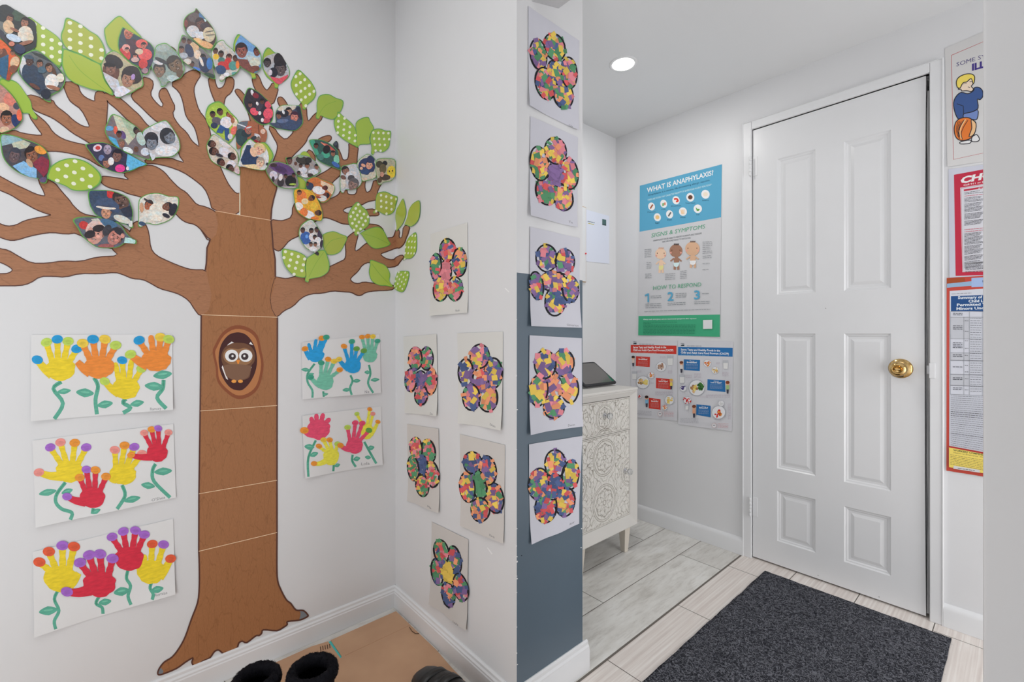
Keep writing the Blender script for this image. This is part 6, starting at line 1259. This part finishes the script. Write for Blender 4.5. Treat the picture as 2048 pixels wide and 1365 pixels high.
bm = bmesh.new(); q0, q1 = fl(818, 1252), fl(690, 1312); pts = [(q0[0] * (1 - t) + q1[0] * t, q0[1] * (1 - t) + q1[1] * t, ZC + 0.0001) for t in (0, .5, 1)]; tube(bm, pts, 0.0009, 6); link('crease', bm, CBM, cb)

# ------------------------------------------------------------------ fluffy black boots
BK = mat('black_suede', (0.006, 0.006, 0.009, 1), 0.9, 0, 0.15); BKF = mat('black_faux_fur', (0.004, 0.004, 0.007, 1), 0.8, 0, 0.2); INS = mat('black_lining', (0.0015, 0.0015, 0.002, 1), 1.0, 0, 0.0)
def boot(label, cx_, cy_, R_, yaw, seed, tagcol):
    z0 = ZC + 0.0006; H_ = 0.172; root = empty('fluffy_boot', (cx_, cy_, z0), label, 'boot', 'pair of fluffy black boots on the cardboard')
    rnd = random.Random(seed); d = Vector((math.cos(yaw), math.sin(yaw), 0)); s_ = Vector((-d.y, d.x, 0)); c0 = Vector((cx_, cy_, z0))
    # foot: lofted sections from heel to toe, then shaft
    bm = bmesh.new(); n_ = 28; rings = []
    for h, fx, ra, rb in ((0.014, 0.045, 0.112, 0.044), (0.020, 0.045, 0.115, 0.047), (0.04, 0.043, 0.112, 0.050), (0.06, 0.030, 0.096, 0.051), (0.075, 0.018, 0.082, 0.053), (0.095, 0.006, R_ + .004, R_ * .93), (0.12, 0, R_, R_ * .96), (0.15, 0, R_, R_ * .98), (H_ - .005, 0, R_ * .97, R_ * .97)):
        rings.append([bm.verts.new(c0 + d * (fx + ra * math.cos(2 * PI * k / n_)) + s_ * (rb * math.sin(2 * PI * k / n_)) + Vector((0, 0, h + 0.0015 * noise.noise(Vector((k * .9, h * 60, seed)))))) for k in range(n_)])
    for a_, b2 in zip(rings, rings[1:]):
        for k in range(n_): bm.faces.new((a_[k], a_[(k + 1) % n_], b2[(k + 1) % n_], b2[k]))
    bm.faces.new(rings[0][::-1]); link('upper', bm, BK, root, True)
    bm = bmesh.new(); rr = []
    for h, e in ((0, 0.002), (0.004, 0.005), (0.012, 0.005), (0.015, 0.001)):
        rr.append([bm.verts.new(c0 + d * (0.045 + (0.113 + e) * math.cos(2 * PI * k / n_)) + s_ * ((0.045 + e) * math.sin(2 * PI * k / n_)) + Vector((0, 0, h))) for k in range(n_)])
    for a_, b2 in zip(rr, rr[1:]):
        for k in range(n_): bm.faces.new((a_[k], a_[(k + 1) % n_], b2[(k + 1) % n_], b2[k]))
    bm.faces.new(rr[0][::-1]); bm.faces.new(rr[-1]); link('sole', bm, mat('black_rubber', (0.02, 0.02, 0.022, 1), 0.6) if 'black_rubber' not in bpy.data.materials else bpy.data.materials['black_rubber'], root)
    bm = bmesh.new(); lathe(bm, [(R_ * .78, H_ - .005), (R_ * .74, H_ * .6), (R_ * .72, 0.05), (R_ * .5, 0.032), (0, 0.03)], c0, (0, 0, 1), 28); link('lining', bm, INS, root, True)
    # fur collar: a lumpy ring plus tufts
    bm = bmesh.new(); nu, nv = 72, 16; g = []
    for i in range(nu):
        t = 2 * PI * i / nu; r = []
        for j in range(nv):
            p = 2 * PI * j / nv; rr_ = 0.0125 + 0.0035 * noise.noise(Vector((math.cos(t) * 9, math.sin(t) * 9, p * 2 + seed)))
            rad = R_ * 0.90 + rr_ * math.cos(p) * 1.05; r.append(bm.verts.new(c0 + Vector((rad * math.cos(t), rad * math.sin(t), H_ - 0.012 + rr_ * 1.5 * math.sin(p)))))
        g.append(r)
    for i in range(nu):
        for j in range(nv): bm.faces.new((g[i][j], g[(i + 1) % nu][j], g[(i + 1) % nu][(j + 1) % nv], g[i][(j + 1) % nv]))
    col_ = link('fur_collar', bm, BKF, root, True)
    bm = bmesh.new()
    for _ in range(5200):
        t, p = rnd.uniform(0, 2 * PI), rnd.uniform(-1.2, 3.6); n2 = Vector((math.cos(t) * math.cos(p), math.sin(t) * math.cos(p), math.sin(p)))
        q = c0 + Vector(((R_ * .9 + .012 * math.cos(p)) * math.cos(t), (R_ * .9 + .012 * math.cos(p)) * math.sin(t), H_ - .012 + .017 * math.sin(p)))
        tg = Vector((rnd.uniform(-1, 1), rnd.uniform(-1, 1), rnd.uniform(-1, 1))); dr_ = (n2 + tg * .7).normalized(); sd = dr_.cross(n2 + Vector((.01, .02, .03))).normalized() * 0.0005; L_ = rnd.uniform(.003, .006)
        bm.faces.new([bm.verts.new(v_) for v_ in (q - sd, q + sd, q + dr_ * L_)])
    f2 = link('fur', bm, BKF, col_); f2['kind'] = 'stuff'
    bm = bmesh.new(); ti = c0 + Vector((0.010, -0.020, 0.035)); box(bm, ti.x - .016, ti.x + .016, ti.y - .022, ti.y + .022, ti.z, ti.z + .003, .001); link('insole_label', bm, mat('insole_label_' + ('pink' if seed == 1 else 'grey'), tagcol, .7), root)
boot('fluffy black boot, left one of the pair beside the baseboard', 0.2805, 1.3140, 0.0505, math.radians(-122), 1, S(196,140,130))
boot('fluffy black boot, right one of the pair beside the teal strip', 0.3990, 1.2470, 0.0560, math.radians(-106), 2, S(110,124,140))

# black shoe at the side wall
sh = empty('black_shoe', (0.715, 1.10, ZC + .0006), 'black strapped shoe on the cardboard by the side wall', 'shoe')
LE = mat('matte_black_leather', (0.015, 0.015, 0.015, 1), 0.4); n = noise_n(LE, coords(LE), 130, 3); bump(LE, n.outputs['Fac'], 0.15, 0.001)
ya = math.radians(-82); d = Vector((math.cos(ya), math.sin(ya), 0)); s_ = Vector((-d.y, d.x, 0)); c0 = Vector((0.700, 1.226, ZC + .0006))   # c0 at the toe, d towards the heel
secs = [(0.000, .010, .022, .012), (0.006, .024, .034, .022), (0.02, .036, .046, .034), (0.045, .044, .056, .043), (0.075, .047, .062, .047), (0.10, .046, .067, .05), (0.13, .042, .075, .055), (0.16, .038, .082, .058), (0.20, .037, .086, .058), (0.24, .036, .086, .056), (0.262, .030, .080, .05), (0.272, .016, .06, .03)]
bm = bmesh.new(); rings = []; n_ = 24
for t, w_, h_, _x in secs:
    r = []
    for k in range(n_):
        a_ = 2 * PI * k / n_; ca, sa = math.cos(a_), math.sin(a_); yy = w_ * math.copysign(abs(ca) ** .8, ca); zz = 0.018 + (h_ - 0.018) * (max(0, sa) ** .8 if sa > 0 else 0) - (0.006 * abs(sa) if sa < 0 else 0)
        r.append(bm.verts.new(c0 + d * t + s_ * yy + Vector((0, 0, zz))))
    rings.append(r)
for a_, b2 in zip(rings, rings[1:]):
    for k in range(n_): bm.faces.new((a_[k], a_[(k + 1) % n_], b2[(k + 1) % n_], b2[k]))
bm.faces.new(rings[0]); bm.faces.new(rings[-1]); bmesh.ops.recalc_face_normals(bm, faces=bm.faces); link('upper', bm, LE, sh, True)
bm = bmesh.new(); rr = []
out = [(t, w_ + .004) for t, w_, _, _ in secs]; per = [(t - (.004 if i == 0 else 0), w_) for i, (t, w_) in enumerate(out)]
loop = [(t, w_) for t, w_ in per] + [(t, -w_) for t, w_ in per[::-1]]
for zz in (0, 0.003, 0.018, 0.020):
    k_ = 0.97 if zz in (0, 0.020) else 1; rr.append([bm.verts.new(c0 + d * t + s_ * (w_ * k_) + Vector((0, 0, zz))) for t, w_ in loop])
for a_, b2 in zip(rr, rr[1:]):
    for k in range(len(loop)): bm.faces.new((a_[k], a_[(k + 1) % len(loop)], b2[(k + 1) % len(loop)], b2[k]))
bm.faces.new(rr[0]); bm.faces.new(rr[-1]); bmesh.ops.recalc_face_normals(bm, faces=bm.faces); link('sole', bm, bpy.data.materials['black_rubber'], sh)
for t0, wd in ((0.078, .012), (0.112, .013), (0.146, .012)):
    bm = bmesh.new(); pv = None
    i0 = min(range(len(secs)), key=lambda i: abs(secs[i][0] - t0)); w_, h_ = secs[i0][1] + .003, secs[i0][2] + .004
    for k in range(15):
        a_ = PI * (0.04 + .92 * k / 14); yy = w_ * math.copysign(abs(math.cos(a_)) ** .8, math.cos(a_)); zz = .018 + (h_ - .018) * math.sin(a_) ** .8
        q = [bm.verts.new(c0 + d * (t0 + e * wd + .006 * math.sin(a_ * 2)) + s_ * yy + Vector((0, 0, zz))) for e in (-1, 1)]
        if pv: bm.faces.new((pv[0], pv[1], q[1], q[0]))
        pv = q
    o = link('strap', bm, LE, sh, True); md = o.modifiers.new('thickness', 'SOLIDIFY'); md.thickness = 0.003; md.offset = 1

# small sensor box fixed high on the pillar
p0 = onplane('P', 1117, 17); sx, sz = p0
sb = empty('wall_sensor', to3('P', 0.985, 2.08, 0), 'small grey-white box mounted high on the pillar above the top collage', 'sensor')
def pt(u, v, off): s2, z2 = onplane('P', u, v); return to3('P', s2, z2, off)
bm = bmesh.new(); zb2 = sz
A_, C_ = pt(1117, 17, 0.0005), pt(1064, 3, 0.0005); off_ = Vector((0, -0.055, 0)); up_ = Vector((0, 0, 0.12))
r0 = [bm.verts.new(q) for q in (C_, A_, A_ + off_, C_ + off_)]; r1 = [bm.verts.new(q.co + up_) for q in r0]
bm.faces.new(r0); bm.faces.new(r1)
for k in range(4): bm.faces.new((r0[k], r0[(k + 1) % 4], r1[(k + 1) % 4], r1[k]))
bmesh.ops.recalc_face_normals(bm, faces=bm.faces); link('housing', bm, painted('grey_plastic', S(176,176,178), 0.5), sb)

# scraps of clear tape and paint chips
for i, (lab, q) in enumerate((('short white tape scrap on the side wall between collage and pillar', [(1009,577),(1011,576),(1019,583.5),(1018,585.5)]), ('slanted white tape scrap on the side wall under the green-centred collage', [(974,1096),(976,1095.5),(985.5,1108),(983.5,1110)]))):
    a = Art('B', 0.0006); a.poly(q, S(226,226,226)); o = a.build('tape_scrap', [M['paper']]); tag(o, lab, 'tape')
rnd = random.Random(9); a = Art('P', 0.0004)
for y in (1058,1093,1114,1124,1153,1158,1186,1255,1307,1330,752,820,640,900): 
    x = 1032.5 + rnd.uniform(0, 2.4); a.ell(x, y, rnd.uniform(.7, 1.6), rnd.uniform(1, 2.6), S(214,214,214), rnd.uniform(0, 90), lvl=1, n=7)
for x, y in ((1163,1058),(1162,1096),(1043,1112)): a.ell(x, y, 1.2, 1.2, S(214,214,214) if x > 1100 else S(34,40,48), lvl=1, n=8)
o = a.build('paint_chips', [M['paper']], bpy.data.objects['wall_middle'])
